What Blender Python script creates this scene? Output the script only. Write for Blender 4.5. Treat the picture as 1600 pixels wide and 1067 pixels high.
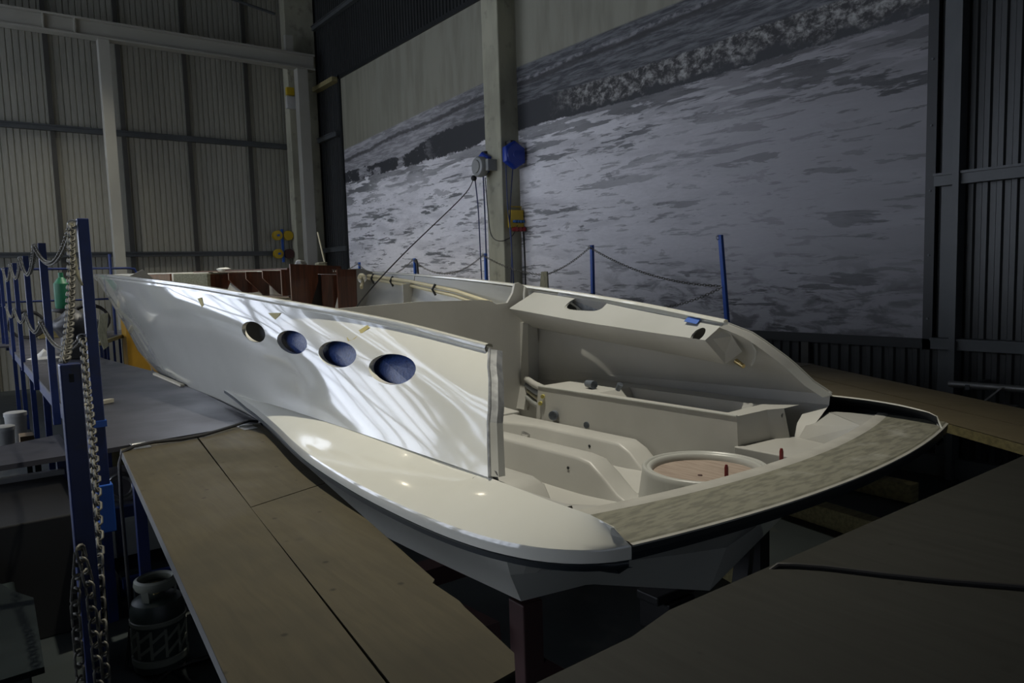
import bpy, bmesh, math, random
from mathutils import Vector, Matrix
from math import sin, cos, pi, radians, sqrt, atan2
random.seed(7)
for o in list(bpy.data.objects): bpy.data.objects.remove(o)
SC = bpy.context.scene
COL = SC.collection
ZC = 2.3                                   # eye height over the hall floor

# ------------------------------------------------------------------ camera
F_PX, PITCH, ROLL, YAW = 1141.3, 0.0903406, -0.0301930, 0.6431100
def cam_axes():
    fw = Vector((cos(YAW), -sin(YAW), 0)); rt = Vector((-sin(YAW), -cos(YAW), 0)); up = Vector((0, 0, 1))
    fwd = fw*cos(PITCH)-up*sin(PITCH); u = up*cos(PITCH)+fw*sin(PITCH)
    return rt*cos(ROLL)+u*sin(ROLL), u*cos(ROLL)-rt*sin(ROLL), fwd
R_, U_, F_ = cam_axes()
cd = bpy.data.cameras.new('camera'); cam = bpy.data.objects.new('camera', cd); COL.objects.link(cam)
cd.sensor_width = 36; cd.lens = 36*F_PX/1600; cd.clip_start = .05; cd.clip_end = 200
cam.matrix_world = Matrix(((R_.x, U_.x, -F_.x, 0), (R_.y, U_.y, -F_.y, 0), (R_.z, U_.z, -F_.z, ZC), (0, 0, 0, 1)))
SC.camera = cam

# ------------------------------------------------------------------ world, exposure, large lights
SC.view_settings.view_transform = 'Standard'; SC.view_settings.look = 'None'
SC.view_settings.gamma = 1; SC.view_settings.exposure = 0.5; SC.view_settings.use_curve_mapping = False
w = bpy.data.worlds.new('world'); SC.world = w; w.use_nodes = True
w.node_tree.nodes['Background'].inputs[0].default_value = (.30, .45, .50, 1)
w.node_tree.nodes['Background'].inputs[1].default_value = .01

def area(name, loc, target, sx, sy, power, col, spread=180):
    l = bpy.data.lights.new(name, 'AREA'); l.shape = 'RECTANGLE'; l.size = sx; l.size_y = sy; l.energy = power; l.color = col
    l.spread = radians(spread)
    o = bpy.data.objects.new(name, l); COL.objects.link(o); o.location = loc
    o.rotation_euler = (Vector(target)-Vector(loc)).to_track_quat('-Z', 'Y').to_euler(); return o
WIN_E = 3.15          # radiance of the daylit panes
SKY_E = 2.6
FRONT_FILL_E = .3
# hanging high-bay lamps over the hall (their housings are built further down)
LAMPS = [(4.1, -2.3, 8.5, 1230, 66), (11.6, -3.8, 8.4, 1000, 88), (15.0, -3.8, 8.4, 900, 92), (17.0, -2.0, 9.2, 420, 96)]

# ------------------------------------------------------------------ materials
def newmat(name):
    m = bpy.data.materials.new(name); m.use_nodes = True; nt = m.node_tree
    return m, nt, nt.nodes['Principled BSDF']
class G:
    """small node-graph helper"""
    def __init__(s, nt): s.nt = nt
    def n(s, t, **k):
        x = s.nt.nodes.new(t)
        for a, b in k.items(): setattr(x, a, b)
        return x
    def put(s, sock, v):
        if hasattr(v, 'is_output') or isinstance(v, bpy.types.NodeSocket): s.nt.links.new(v, sock)
        else: sock.default_value = v
    def m(s, op, a, b=0.0, c=0.0):
        x = s.n('ShaderNodeMath', operation=op); s.put(x.inputs[0], a); s.put(x.inputs[1], b)
        if op in ('MULTIPLY_ADD',): s.put(x.inputs[2], c)
        return x.outputs[0]
    def add(s, a, b): return s.m('ADD', a, b)
    def sub(s, a, b): return s.m('SUBTRACT', a, b)
    def mul(s, a, b): return s.m('MULTIPLY', a, b)
    def rng(s, v, a, b, c=0.0, d=1.0, smooth=True):
        x = s.n('ShaderNodeMapRange'); x.interpolation_type = 'SMOOTHSTEP' if smooth else 'LINEAR'
        s.put(x.inputs[0], v); s.put(x.inputs[1], a); s.put(x.inputs[2], b); s.put(x.inputs[3], c); s.put(x.inputs[4], d)
        return x.outputs[0]
    def xyz(s, x_, y_, z_):
        x = s.n('ShaderNodeCombineXYZ'); s.put(x.inputs[0], x_); s.put(x.inputs[1], y_); s.put(x.inputs[2], z_); return x.outputs[0]
    def coord(s):
        t = s.n('ShaderNodeTexCoord'); sp = s.n('ShaderNodeSeparateXYZ'); s.nt.links.new(t.outputs['Object'], sp.inputs[0])
        return t.outputs['Object'], sp.outputs[0], sp.outputs[1], sp.outputs[2]
    def noise(s, vec, scale, detail=4, rough=.55, dist=0.0):
        x = s.n('ShaderNodeTexNoise'); s.put(x.inputs['Vector'], vec); x.inputs['Scale'].default_value = scale
        x.inputs['Detail'].default_value = detail; x.inputs['Roughness'].default_value = rough; x.inputs['Distortion'].default_value = dist
        return x.outputs[0]
    def scale(s, vec, v):
        x = s.n('ShaderNodeMapping'); s.nt.links.new(vec, x.inputs[0]); x.inputs['Scale'].default_value = v; return x.outputs[0]
    def mix(s, f, a, b):
        x = s.n('ShaderNodeMix', data_type='RGBA'); s.put(x.inputs[0], f)
        s.put(x.inputs[6], a if isinstance(a, bpy.types.NodeSocket) else (*a, 1)); s.put(x.inputs[7], b if isinstance(b, bpy.types.NodeSocket) else (*b, 1))
        return x.outputs[2]
    def bump(s, h, strength, dist=.01):
        x = s.n('ShaderNodeBump'); x.inputs['Strength'].default_value = strength; x.inputs['Distance'].default_value = dist
        s.nt.links.new(h, x.inputs['Height']); return x.outputs[0]
def pmat(name, c, rough=.5, metal=0.0, c2=None, sc=3.0, stretch=(1, 1, 1), bump=0.0, coat=0.0, spec=.5, lo=.35, hi=.65, dirt=None):
    m, nt, b = newmat(name); g = G(nt); v, x, y, z = g.coord()
    if c2 is None: c2 = tuple(k*.88 for k in c)
    vec = g.scale(v, stretch); n = g.noise(vec, sc, 5)
    colr = g.mix(g.rng(n, lo, hi), c, c2)
    if dirt:
        d = g.noise(v, dirt[1], 3); colr = g.mix(g.rng(d, .55, .75, 0, dirt[2]), colr, dirt[0])
    nt.links.new(colr, b.inputs['Base Color'])
    b.inputs['Roughness'].default_value = rough; b.inputs['Metallic'].default_value = metal
    b.inputs['Coat Weight'].default_value = coat; b.inputs['Coat Roughness'].default_value = .05; b.inputs['Specular IOR Level'].default_value = spec
    if bump: nt.links.new(g.bump(n, bump), b.inputs['Normal'])
    return m
M = {}
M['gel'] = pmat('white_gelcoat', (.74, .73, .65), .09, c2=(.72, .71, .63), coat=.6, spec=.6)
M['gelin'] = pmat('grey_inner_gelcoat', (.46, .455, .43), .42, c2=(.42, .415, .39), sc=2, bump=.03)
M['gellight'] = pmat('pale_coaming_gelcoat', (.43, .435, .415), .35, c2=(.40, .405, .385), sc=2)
M['rough_grp'] = pmat('unfinished_laminate', (.225, .22, .17), .6, c2=(.15, .147, .115), sc=9, stretch=(4.5, 1, 1), bump=.2, lo=.42, hi=.62, dirt=((.42, .42, .38), 5, .5))
M['flange'] = pmat('pale_laminate_flange', (.46, .45, .41), .5, c2=(.41, .40, .365), sc=8)
M['stripe'] = pmat('dark_rubbing_band', (.012, .018, .022), .45)
M['sanded'] = pmat('sanded_laminate_end', (.40, .41, .42), .35, c2=(.22, .23, .24), sc=14, metal=.2, bump=.1)
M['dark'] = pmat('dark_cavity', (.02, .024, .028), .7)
M['film'] = pmat('blue_protective_film', (.02, .045, .16), .3, c2=(.035, .075, .24), sc=60, bump=.3)
M['hatchwood'] = pmat('brown_hatch_board', (.36, .29, .24), .55, c2=(.28, .22, .18), sc=6, stretch=(1, 6, 1))
M['pvc'] = pmat('grey_plastic_pipe', (.13, .15, .18), .35)
M['cream'] = pmat('cream_plastic_pipe', (.70, .63, .42), .45)
M['yellowcap'] = pmat('yellow_plastic_cap', (.62, .55, .16), .4)
M['brass'] = pmat('brass_fitting', (.55, .43, .2), .3, 1.0)
M['chrome'] = pmat('bright_metal', (.6, .6, .6), .15, 1.0)
M['tapey'] = pmat('yellow_masking_tape', (.55, .46, .16), .6)
M['tapeb'] = pmat('blue_masking_tape', (.02, .10, .42), .55)
M['red'] = pmat('dark_red_peg', (.16, .01, .01), .5)
M['mahog'] = pmat('varnished_mahogany', (.150, .052, .027), .28, c2=(.085, .030, .017), sc=5, stretch=(6, 6, .6), coat=.5)
M['beige'] = pmat('beige_panel', (.50, .46, .36), .6)
M['foam'] = pmat('greenish_foam_block', (.20, .20, .14), .9, c2=(.13, .13, .09), sc=14, stretch=(1, 1, 4))
M['blue'] = pmat('blue_painted_steel', (.007, .022, .12), .42, c2=(.005, .017, .085), sc=6, dirt=((.03, .025, .02), 9, .6))
M['bluebright'] = pmat('bright_blue_paint', (.015, .09, .42), .4)
M['reelblue'] = pmat('blue_reel_plastic', (.010, .045, .36), .32)
M['chain'] = pmat('galvanised_chain', (.17, .165, .14), .58, .4, c2=(.09, .087, .075), sc=30)
M['black'] = pmat('black_rubber', (.012, .012, .013), .5)
M['greyreel'] = pmat('grey_reel_plastic', (.30, .31, .30), .4)
M['yellow'] = pmat('yellow_plastic', (.55, .38, .02), .45)
M['socketb'] = pmat('blue_socket_plastic', (.03, .14, .42), .4)
M['socketr'] = pmat('red_socket_plastic', (.30, .015, .02), .4)
M['concrete'] = pmat('grey_concrete', (.42, .41, .31), .85, c2=(.30, .295, .225), sc=1.6, stretch=(1, 1, .4), bump=.15, dirt=((.12, .12, .1), 4, .5))
M['steelw'] = pmat('white_painted_steel', (.36, .355, .31), .5, c2=(.32, .315, .275), sc=.7)
M['floor'] = pmat('dark_concrete_floor', (.024, .031, .031), .6, c2=(.015, .020, .021), sc=.9, dirt=((.07, .07, .055), 2, .5))
M['ceil'] = pmat('dark_ceiling_sheet', (.05, .055, .055), .8)
M['rust'] = pmat('red_brown_primer_steel', (.07, .03, .028), .6)
M['blacksteel'] = pmat('black_steel', (.012, .012, .012), .5)
M['timber'] = pmat('old_yellow_timber', (.30, .26, .12), .7, c2=(.2, .17, .08), sc=4, stretch=(8, 1, 8))
M['palewood'] = pmat('pale_timber_offcut', (.55, .50, .38), .7)
M['gasgreen'] = pmat('dark_green_cylinder_shell', (.022, .032, .029), .4)
M['gasrib'] = pmat('grey_cylinder_ribs', (.17, .18, .15), .5)
M['white'] = pmat('white_plastic', (.5, .5, .48), .5)
M['card'] = pmat('brown_cardboard', (.20, .14, .08), .8)
M['green'] = pmat('green_plastic', (.01, .14, .06), .5)
M['cloth'] = pmat('beige_cloth', (.34, .32, .22), .9, c2=(.25, .235, .16), sc=9, stretch=(4, 4, 1))
M['galv'] = pmat('galvanised_pipe', (.34, .34, .33), .35, .8)
M['cabyel'] = pmat('ochre_steel_cabinet', (.40, .22, .02), .5)
M['greybrd'] = pmat('grey_board', (.014, .018, .018), .9, spec=.05, c2=(.010, .013, .013), sc=3)  # near-black: fall-off of light towards the frame edge put into the colour
M['edgepale'] = pmat('pale_board_edge', (.13, .13, .125), .7)

def plymat(name, c1, c2, rough, blotch, along=(1, 12, 1), spots=.5, spec=.22):
    m, nt, b = newmat(name); g = G(nt); v, x, y, z = g.coord()
    grain = g.noise(g.scale(v, along), 3.0, 8, .65, .6)
    big = g.noise(v, 1.4, 3)
    colr = g.mix(g.rng(grain, .3, .7), c1, c2)
    colr = g.mix(g.rng(big, .45, .75, 0, .55), colr, blotch)
    vo = g.n('ShaderNodeTexVoronoi'); g.put(vo.inputs['Vector'], v); vo.inputs['Scale'].default_value = 7.0; vo.inputs['Randomness'].default_value = 1
    knot = g.rng(vo.outputs['Distance'], .035, .11, spots, 0)
    colr = g.mix(knot, colr, tuple(k*.3 for k in c1))
    vo2 = g.n('ShaderNodeTexVoronoi'); g.put(vo2.inputs['Vector'], g.scale(v, (1, 1, 1))); vo2.inputs['Scale'].default_value = 3.1
    colr = g.mix(g.rng(vo2.outputs['Distance'], .0, .09, spots*.6, 0), colr, tuple(k*.35 for k in c1))
    nt.links.new(colr, b.inputs['Base Color'])
    nt.links.new(g.rng(big, .3, .8, rough-.08, rough+.12), b.inputs['Roughness'])
    nt.links.new(g.bump(grain, .12, .004), b.inputs['Normal']); b.inputs['Specular IOR Level'].default_value = spec
    return m
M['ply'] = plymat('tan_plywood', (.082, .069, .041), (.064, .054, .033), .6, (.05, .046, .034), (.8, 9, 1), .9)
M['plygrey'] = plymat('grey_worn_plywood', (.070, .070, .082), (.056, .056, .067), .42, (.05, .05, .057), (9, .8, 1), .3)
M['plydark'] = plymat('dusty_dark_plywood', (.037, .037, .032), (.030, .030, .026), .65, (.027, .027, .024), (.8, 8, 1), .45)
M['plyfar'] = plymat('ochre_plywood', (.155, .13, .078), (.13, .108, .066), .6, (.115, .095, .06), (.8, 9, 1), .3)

def corrmat(name, c, c2, rough, dark_top=None, specks=True):
    m, nt, b = newmat(name); g = G(nt); v, x, y, z = g.coord()
    big = g.noise(g.scale(v, (1, 1, .25)), .9, 4); fine = g.noise(g.scale(v, (6, 6, .6)), 5, 3)
    colr = g.mix(g.rng(g.add(g.mul(big, .6), g.mul(fine, .4)), .35, .65), c, c2)
    vert = g.noise(g.scale(v, (7, 7, .12)), 2, 4)
    colr = g.mix(g.rng(vert, .55, .8, 0, .5), colr, tuple(k*.55 for k in c))
    nt.links.new(colr, b.inputs['Base Color']); b.inputs['Metallic'].default_value = .35; b.inputs['Roughness'].default_value = rough
    if specks: nt.links.new(g.bump(g.noise(v, 22, 2), .25, .01), b.inputs['Normal'])
    return m
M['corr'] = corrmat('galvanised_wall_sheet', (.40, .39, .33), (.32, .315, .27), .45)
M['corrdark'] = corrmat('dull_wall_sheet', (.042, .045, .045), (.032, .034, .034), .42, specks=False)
M['girt'] = pmat('grey_purlin_steel', (.075, .082, .085), .5)
M['stud'] = pmat('dark_wall_stud', (.06, .058, .05), .6)

def mural_material():
    m, nt, b = newmat('printed_sea_photograph'); g = G(nt); v, x, y, z = g.coord()
    u = x; vv = z
    V2 = g.xyz(u, 0.0, vv)
    def ns(su, sv, sc, det=5, ro=.55, di=0.0, off=0.0): return g.noise(g.xyz(g.mul(u, su), off, g.mul(vv, sv)), sc, det, ro, di)
    lum = lambda k, t=(1, .985, 1.03): tuple(k*a for a in t)
    hor = g.sub(3.74, g.m('MAXIMUM', g.mul(g.sub(u, 11.0), .045), 0.0))
    t = g.sub(hor, vv)                                     # metres under the printed horizon
    sky = g.mix(g.rng(ns(2.2, .35, 1.6, 4), .4, .65), (.28, .275, .22), (.225, .22, .175)); sky = g.mix(g.rng(u, 15.5, 17.8, 0, .6), sky, g.mix(g.rng(ns(4, .3, 1.6, 4), .4, .6), (.26, .25, .19), (.19, .185, .14)))
    # far sea
    fs = ns(.8, 7, 2.2, 8, .7, .4)
    farc = g.mix(g.rng(fs, .38, .64), lum(.06, (.95, 1, 1.12)), lum(.19, (.97, 1, 1.06)))
    haze = g.rng(u, 10.5, 15.0)                            # the left end of the print is paler
    farc = g.mix(g.mul(haze, .8), farc, g.mix(g.rng(fs, .42, .6), lum(.30), lum(.52)))
    wob = g.mul(g.sub(ns(.35, .0, 1, 4, .6, 0, 3.3), .5), .30)
    rd = g.sub(t, g.add(.27, wob)); rag0 = g.mul(g.sub(ns(3, 5, 2, 5, .7), .5), .12)
    ridge = g.rng(g.m('ABSOLUTE', g.add(rd, rag0)), .02, .07, 1, 0)
    farc = g.mix(g.mul(ridge, .8), farc, lum(.05)); foamtop = g.rng(g.m('ABSOLUTE', g.add(rd, .075)), .01, .05, 1, 0)
    farc = g.mix(g.mul(g.mul(foamtop, g.rng(ns(4, 6, 2, 4), .42, .6)), .7), farc, lum(.30))
    # breaker: dark face on the left, tumbling foam on the right
    wob2 = g.mul(g.sub(ns(.22, 0, 1, 3, .6, 0, 7.7), .5), .26); ragged = g.mul(g.sub(ns(1.7, 2.2, 2.2, 6, .8), .5), .34)
    left = g.rng(u, 11.6, 12.6); thin = g.rng(u, 13.2, 15.2)
    top = g.add(g.sub(g.add(3.07, wob2), g.mul(thin, .26)), g.mul(ragged, g.add(.35, g.mul(left, .5))))
    bot = g.add(g.add(g.sub(2.62, g.mul(left, .08)), g.mul(wob2, .7)), g.mul(ragged, g.add(.35, g.mul(left, .8))))
    inband = g.mul(g.rng(vv, g.sub(top, .015), g.add(top, .015), 1, 0), g.rng(vv, g.sub(bot, .015), g.add(bot, .015), 0, 1))
    gaps = g.mul(thin, g.rng(ns(.8, 1.6, 2, 4, .7, 0, 2), .52, .58)); inband = g.mul(inband, g.sub(1.0, gaps))
    curl = g.rng(g.sub(vv, g.add(bot, g.mul(g.rng(ns(1.1, 1.1, 1.4, 4, .7), .35, .7), .22))), -.04, .10)
    foamtex = g.rng(ns(3.4, 4.6, 1.8, 8, .72, .2), .42, .68)
    foamcol = g.mix(foamtex, lum(.045), lum(.42, (1, .99, .95)))
    crest = g.mix(g.mul(curl, g.rng(u, 10.0, 9.0)), lum(.05, (.95, 1, 1.1)), foamcol)
    # foreground foam: a pale sheet with tapering dark streaks and a few soft islands
    depth = g.sub(bot, vv); skew = g.mul(g.sub(u, 8.0), -.012)
    def ns2(su, sv, sc, det, ro, di, off): return g.noise(g.xyz(g.mul(u, su), off, g.mul(g.add(vv, skew), sv)), sc, det, ro, di)
    wht = g.rng(u, 3.0, 12.0)  # paler left, darker right: print tone plus painted fall-off of the hall light
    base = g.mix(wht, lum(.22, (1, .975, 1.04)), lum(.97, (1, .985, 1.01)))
    base = g.mix(g.mul(g.rng(ns2(.5, 2.2, 1.6, 5, .6, .5, 9.0), .42, .66), .35), base, lum(.34, (1, .985, 1.05)))
    mask = g.rng(ns2(.16, .42, 1.0, 2, .5, 0, 12.0), .40, .58)
    thr = g.rng(depth, 0.0, 1.6, .51, .60, False)
    s1 = g.rng(ns2(.50, 4.0, 1.6, 6, .6, .35, 1.0), thr, g.add(thr, .03)); s2 = g.rng(ns2(1.1, 8.5, 1.6, 5, .6, .3, 4.0), .58, .63)
    s3 = g.rng(ns2(.8, 2.6, 1.7, 6, .62, .6, 20.0), .60, .63)
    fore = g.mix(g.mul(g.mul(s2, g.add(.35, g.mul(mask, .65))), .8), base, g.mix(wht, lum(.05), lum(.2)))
    fore = g.mix(g.mul(s3, .5), fore, lum(.24, (1, .97, 1.02)))
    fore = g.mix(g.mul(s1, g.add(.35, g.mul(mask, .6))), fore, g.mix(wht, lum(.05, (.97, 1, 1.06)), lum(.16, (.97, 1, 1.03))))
    low = g.mul(g.rng(vv, .35, -.5), g.rng(u, 9.5, 7.5)); fore = g.mix(g.mul(g.mul(low, g.rng(ns2(1.3, 4.0, 1.8, 5, .6, .6, 30.0), .46, .62)), .75), fore, lum(.085))
    fine = g.rng(ns(3, 14, 2.5, 5, .7), .3, .7); fore = g.mix(g.mul(fine, .15), fore, lum(.2))
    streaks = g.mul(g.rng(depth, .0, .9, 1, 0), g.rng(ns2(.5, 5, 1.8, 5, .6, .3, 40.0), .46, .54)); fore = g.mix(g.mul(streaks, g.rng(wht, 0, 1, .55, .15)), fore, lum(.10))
    sea = g.mix(g.rng(vv, g.sub(bot, .015), g.add(bot, .015)), fore, g.mix(inband, farc, crest))
    colr = g.mix(g.rng(t, -.02, .02), sky, sea)
    nt.links.new(colr, b.inputs['Base Color']); b.inputs['Roughness'].default_value = .6; b.inputs['Specular IOR Level'].default_value = .3
    return m
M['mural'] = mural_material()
M['frame'] = pmat('black_mural_frame', (.008, .010, .011), .5)

def glow(name, c, e):
    m, nt, b = newmat(name); g = G(nt); v, x, y, z = g.coord()
    n = g.noise(v, .8, 3)
    b.inputs['Base Color'].default_value = (.3, .3, .3, 1); b.inputs['Roughness'].default_value = .4
    nt.links.new(g.mix(g.rng(n, .3, .7), c, tuple(k*.72 for k in c)), b.inputs['Emission Color']); b.inputs['Emission Strength'].default_value = e
    return m
M['pane'] = glow('daylit_window_pane', (.78, .85, 1.0), WIN_E)
M['skypane'] = glow('daylit_roof_pane', (.70, .80, 1.0), SKY_E)
M['lamp'] = glow('lamp_diffuser', (1.0, .88, .66), 14)

# ------------------------------------------------------------------ mesh helpers
class MB:
    def __init__(s): s.v = []; s.f = []
    def quadgrid(s, P, close_u=False, close_v=False):
        nu, nv = len(P), len(P[0]); o = len(s.v)
        for r in P: s.v += [tuple(p) for p in r]
        for i in range(nu if close_u else nu-1):
            for j in range(nv if close_v else nv-1):
                a = o+i*nv+j; b_ = o+((i+1) % nu)*nv+j; c = o+((i+1) % nu)*nv+(j+1) % nv; d = o+i*nv+(j+1) % nv
                s.f.append((a, b_, c, d))
        return s
    def box(s, a, b):
        x0, y0, z0 = a; x1, y1, z1 = b; o = len(s.v)
        s.v += [(x0, y0, z0), (x1, y0, z0), (x1, y1, z0), (x0, y1, z0), (x0, y0, z1), (x1, y0, z1), (x1, y1, z1), (x0, y1, z1)]
        s.f += [tuple(o+k for k in q) for q in ((0, 3, 2, 1), (4, 5, 6, 7), (0, 1, 5, 4), (1, 2, 6, 5), (2, 3, 7, 6), (3, 0, 4, 7))]
        return s
    def prism(s, poly, off):
        """extrude a 3-D polygon by the vector off"""
        o = len(s.v); n = len(poly); s.v += [tuple(p) for p in poly]+[tuple(Vector(p)+Vector(off)) for p in poly]
        s.f.append(tuple(o+i for i in range(n))[::-1]); s.f.append(tuple(o+n+i for i in range(n)))
        for i in range(n): s.f.append((o+i, o+(i+1) % n, o+n+(i+1) % n, o+n+i))
        return s
    def beam(s, p0, p1, wd, ht, up=(0, 0, 1)):
        p0, p1 = Vector(p0), Vector(p1); d = (p1-p0).normalized(); sd = d.cross(Vector(up))
        if sd.length < 1e-4: sd = Vector((1, 0, 0))
        sd.normalize(); u = sd.cross(d)
        q = [p0+sd*wd/2*a+u*ht/2*b for a, b in ((-1, -1), (1, -1), (1, 1), (-1, 1))]
        return s.prism(q, p1-p0)
    def tube(s, pts, r, n=10, cap=True):
        pts = [Vector(p) for p in pts]; rings = []; prev = None
        rs = r if isinstance(r, (list, tuple)) else [r]*len(pts)
        for i, p in enumerate(pts):
            d = (pts[min(i+1, len(pts)-1)]-pts[max(i-1, 0)]).normalized()
            if prev is None:
                ref = Vector((0, 0, 1)) if abs(d.z) < .9 else Vector((1, 0, 0)); a = d.cross(ref).normalized()
            else:
                a = (prev-d*prev.dot(d)).normalized()
            prev = a; b = d.cross(a); rings.append([p+(a*cos(2*pi*k/n)+b*sin(2*pi*k/n))*rs[i] for k in range(n)])
        o = len(s.v); s.quadgrid(rings, False, True)
        if cap: s.f.append(tuple(o+k for k in range(n))); s.f.append(tuple(o+(len(pts)-1)*n+k for k in range(n))[::-1])
        return s
    def lathe(s, prof, c=(0, 0, 0), n=32, axis='z'):
        rings = []
        for r, h in prof:
            ring = []
            for k in range(n):
                a = 2*pi*k/n; p = (r*cos(a), r*sin(a), h)
                if axis == 'y': p = (p[0], h, p[1])
                if axis == 'x': p = (h, p[0], p[1])
                ring.append((c[0]+p[0], c[1]+p[1], c[2]+p[2]))
            rings.append(ring)
        o = len(s.v); s.quadgrid(rings, False, True)
        if prof[0][0] > 1e-5: s.f.append(tuple(o+k for k in range(n)))
        if prof[-1][0] > 1e-5: s.f.append(tuple(o+(len(prof)-1)*n+k for k in range(n))[::-1])
        return s
    def link(s, c, d, side, L, W, r, seg=12, rn=5):
        """one oval chain link centred at c, long axis d, flat in the plane d/side"""
        d = d.normalized(); side = (side-d*side.dot(d)).normalized(); nrm = d.cross(side); rings = []
        for i in range(seg):
            a = 2*pi*i/seg; h = (L-W)/2*(1 if cos(a) > 0 else -1)*(1 if abs(cos(a)) > .05 else 0)
            pc = c+d*(h+W/2*cos(a))+side*(W/2*sin(a)); out = (d*cos(a)+side*sin(a)).normalized()
            rings.append([pc+out*r*cos(2*pi*k/rn)+nrm*r*sin(2*pi*k/rn) for k in range(rn)])
        return s.quadgrid(rings, True, True)
def put(name, mb, mat, parent=None, smooth=False, world=True, bevel=0, mats=None, angle=35):
    me = bpy.data.meshes.new(name); vs = [Vector(p) for p in mb.v]
    if parent is not None and world:
        inv = WM[parent.name].inverted(); vs = [inv @ p for p in vs]
    me.from_pydata([tuple(p) for p in vs], [], mb.f); me.update()
    bm = bmesh.new(); bm.from_mesh(me); bmesh.ops.remove_doubles(bm, verts=bm.verts, dist=1e-5)
    bmesh.ops.recalc_face_normals(bm, faces=bm.faces); 
    if bevel: 
        ed = [e for e in bm.edges if len(e.link_faces) == 2 and e.calc_face_angle(0) > radians(28)]
        bmesh.ops.bevel(bm, geom=ed, offset=bevel, segments=2, profile=.5, affect='EDGES', clamp_overlap=True)
    bm.to_mesh(me); bm.free()
    for m in (mats or [mat]): me.materials.append(m)
    if smooth:
        for p in me.polygons: p.use_smooth = True
        try: me.set_sharp_from_angle(angle=radians(angle))
        except Exception: pass
    o = bpy.data.objects.new(name, me); COL.objects.link(o)
    if parent is not None: o.parent = parent
    WM[o.name] = WM.get(parent.name, Matrix()) if parent is not None else Matrix()
    return o
WM = {}
def thing(name, label, cat, loc=(0, 0, 0), rz=0.0, group=None):
    o = bpy.data.objects.new(name, None); COL.objects.link(o); o.location = loc; o.rotation_euler = (0, 0, rz)
    o['label'] = label; o['category'] = cat
    if group: o['group'] = group
    o.empty_display_size = .1
    WM[o.name] = Matrix.Translation(Vector(loc)) @ Matrix.Rotation(rz, 4, 'Z'); return o
def tag(o, label, cat, group=None):
    o['label'] = label; o['category'] = cat
    if group: o['group'] = group
    return o
def struct(o): o['kind'] = 'structure'; return o
def recentre(o, p):
    """move a single-mesh thing's origin to p"""
    p = Vector(p); o.data.transform(Matrix.Translation(-p)); o.location = p; return o
def lab(o, l): o['label'] = l; return o

# ================================================================== THE HALL
XB, YR, YL, XF, H = 20.3, -8.4, 9.0, -7.0, 11.0
struct(put('floor', MB().box((XF, YR, -.1), (XB, YL, 0)), M['floor']))
struct(put('ceiling', MB().box((XF, YR, H), (XB, YL, H+.1)), M['ceil']))
def corr(p0, p1, z0, z1, period=.13, dep=.028, inward=(0, 1), prof=((0, 0), (.40, 0), (.52, 1), (.88, 1))):
    """trapezoid-ribbed sheet between two plan points"""
    p0 = Vector(p0); p1 = Vector(p1); L = (p1-p0).length; d = (p1-p0)/L; n = int(L/period); inn = Vector(inward); pts = []
    for i in range(n+1):
        for fr, h in prof:
            t = min((i+fr)*period, L); q = p0+d*t+inn*dep*h; pts.append(q)
    mb = MB(); mb.quadgrid([[(q.x, q.y, z0) for q in pts], [(q.x, q.y, z1) for q in pts]]); return mb
zb = 8.3
wb = corr((XB, YR), (XB, YL), 0, H, dep=.022, inward=(-1, 0), prof=((0, 0), (.10, 0), (.18, 1), (.92, 1))); struct(put('wall_back', wb, M['corr']))
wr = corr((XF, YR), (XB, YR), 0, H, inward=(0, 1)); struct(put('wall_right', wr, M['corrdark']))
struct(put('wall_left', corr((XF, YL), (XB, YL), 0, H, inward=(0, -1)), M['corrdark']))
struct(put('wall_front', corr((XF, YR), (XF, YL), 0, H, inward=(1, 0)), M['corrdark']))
# horizontal purlins and vertical sheet joints (trim)
tn = [0]
def trim(mb, m=M['girt'], bev=0):
    tn[0] += 1; return struct(put('trim_%d' % tn[0], mb, m, bevel=bev))
def purlin_x(x0, x1, z, h=.13, y=YR, d=.12):    # along the mural wall: channel section
    mb = MB().box((x0, y+.03, z-h/2), (x1, y+.03+d, z+h/2)); mb.box((x0, y+.03+d, z+h/2-.025), (x1, y+.055+d, z+h/2)); return mb
trim(MB().box((XB-.16, -7.55, ZC+3.66), (XB-.03, YL, ZC+3.79)).box((XB-.19, -7.55, ZC+3.76), (XB-.15, YL, ZC+3.79)))
trim(MB().box((XB-.16, -7.55, ZC+.74), (XB-.03, YL, ZC+.86)).box((XB-.19, -7.55, ZC+.83), (XB-.15, YL, ZC+.86)))
trim(purlin_x(18.5, XB, ZC+3.88)); trim(purlin_x(18.3, XB, ZC+.85))
trim(purlin_x(XF, 3.54, ZC+.86, .13)); trim(purlin_x(XF, 3.54, ZC-.86, .12)); trim(purlin_x(XF, XB, ZC+6.9, .12))
trim(MB().box((3.28, YR+.03, 0), (3.34, YR+.2, H)).box((3.34, YR+.03, 0), (3.50, YR+.06, H)), M['girt'])
for y in (-6.54, -5.0, -3.49, -2.0, -.5, 1.0):
    trim(MB().box((XB-.09, y-.05, 0), (XB-.025, y+.05, H)), M['stud'])
trim(MB().box((XB-.12, YR+.03, 0), (XB-.02, YR+.13, H)), M['blacksteel'])
for x in (16.9, 14.9, 13.1, 9.4, 7.2, 5.0): trim(MB().box((x, YR+.028, 0), (x+.1, YR+.07, ZC-.9)), M['stud'])
trim(MB().box((18.42, YR+.03, ZC+5.2), (XB-.1, YR+.22, ZC+5.32)), M['timber'])
trim(MB().box((XF, YR+.03, 0), (XB, YR+.12, .22)), M['girt'])

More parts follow.
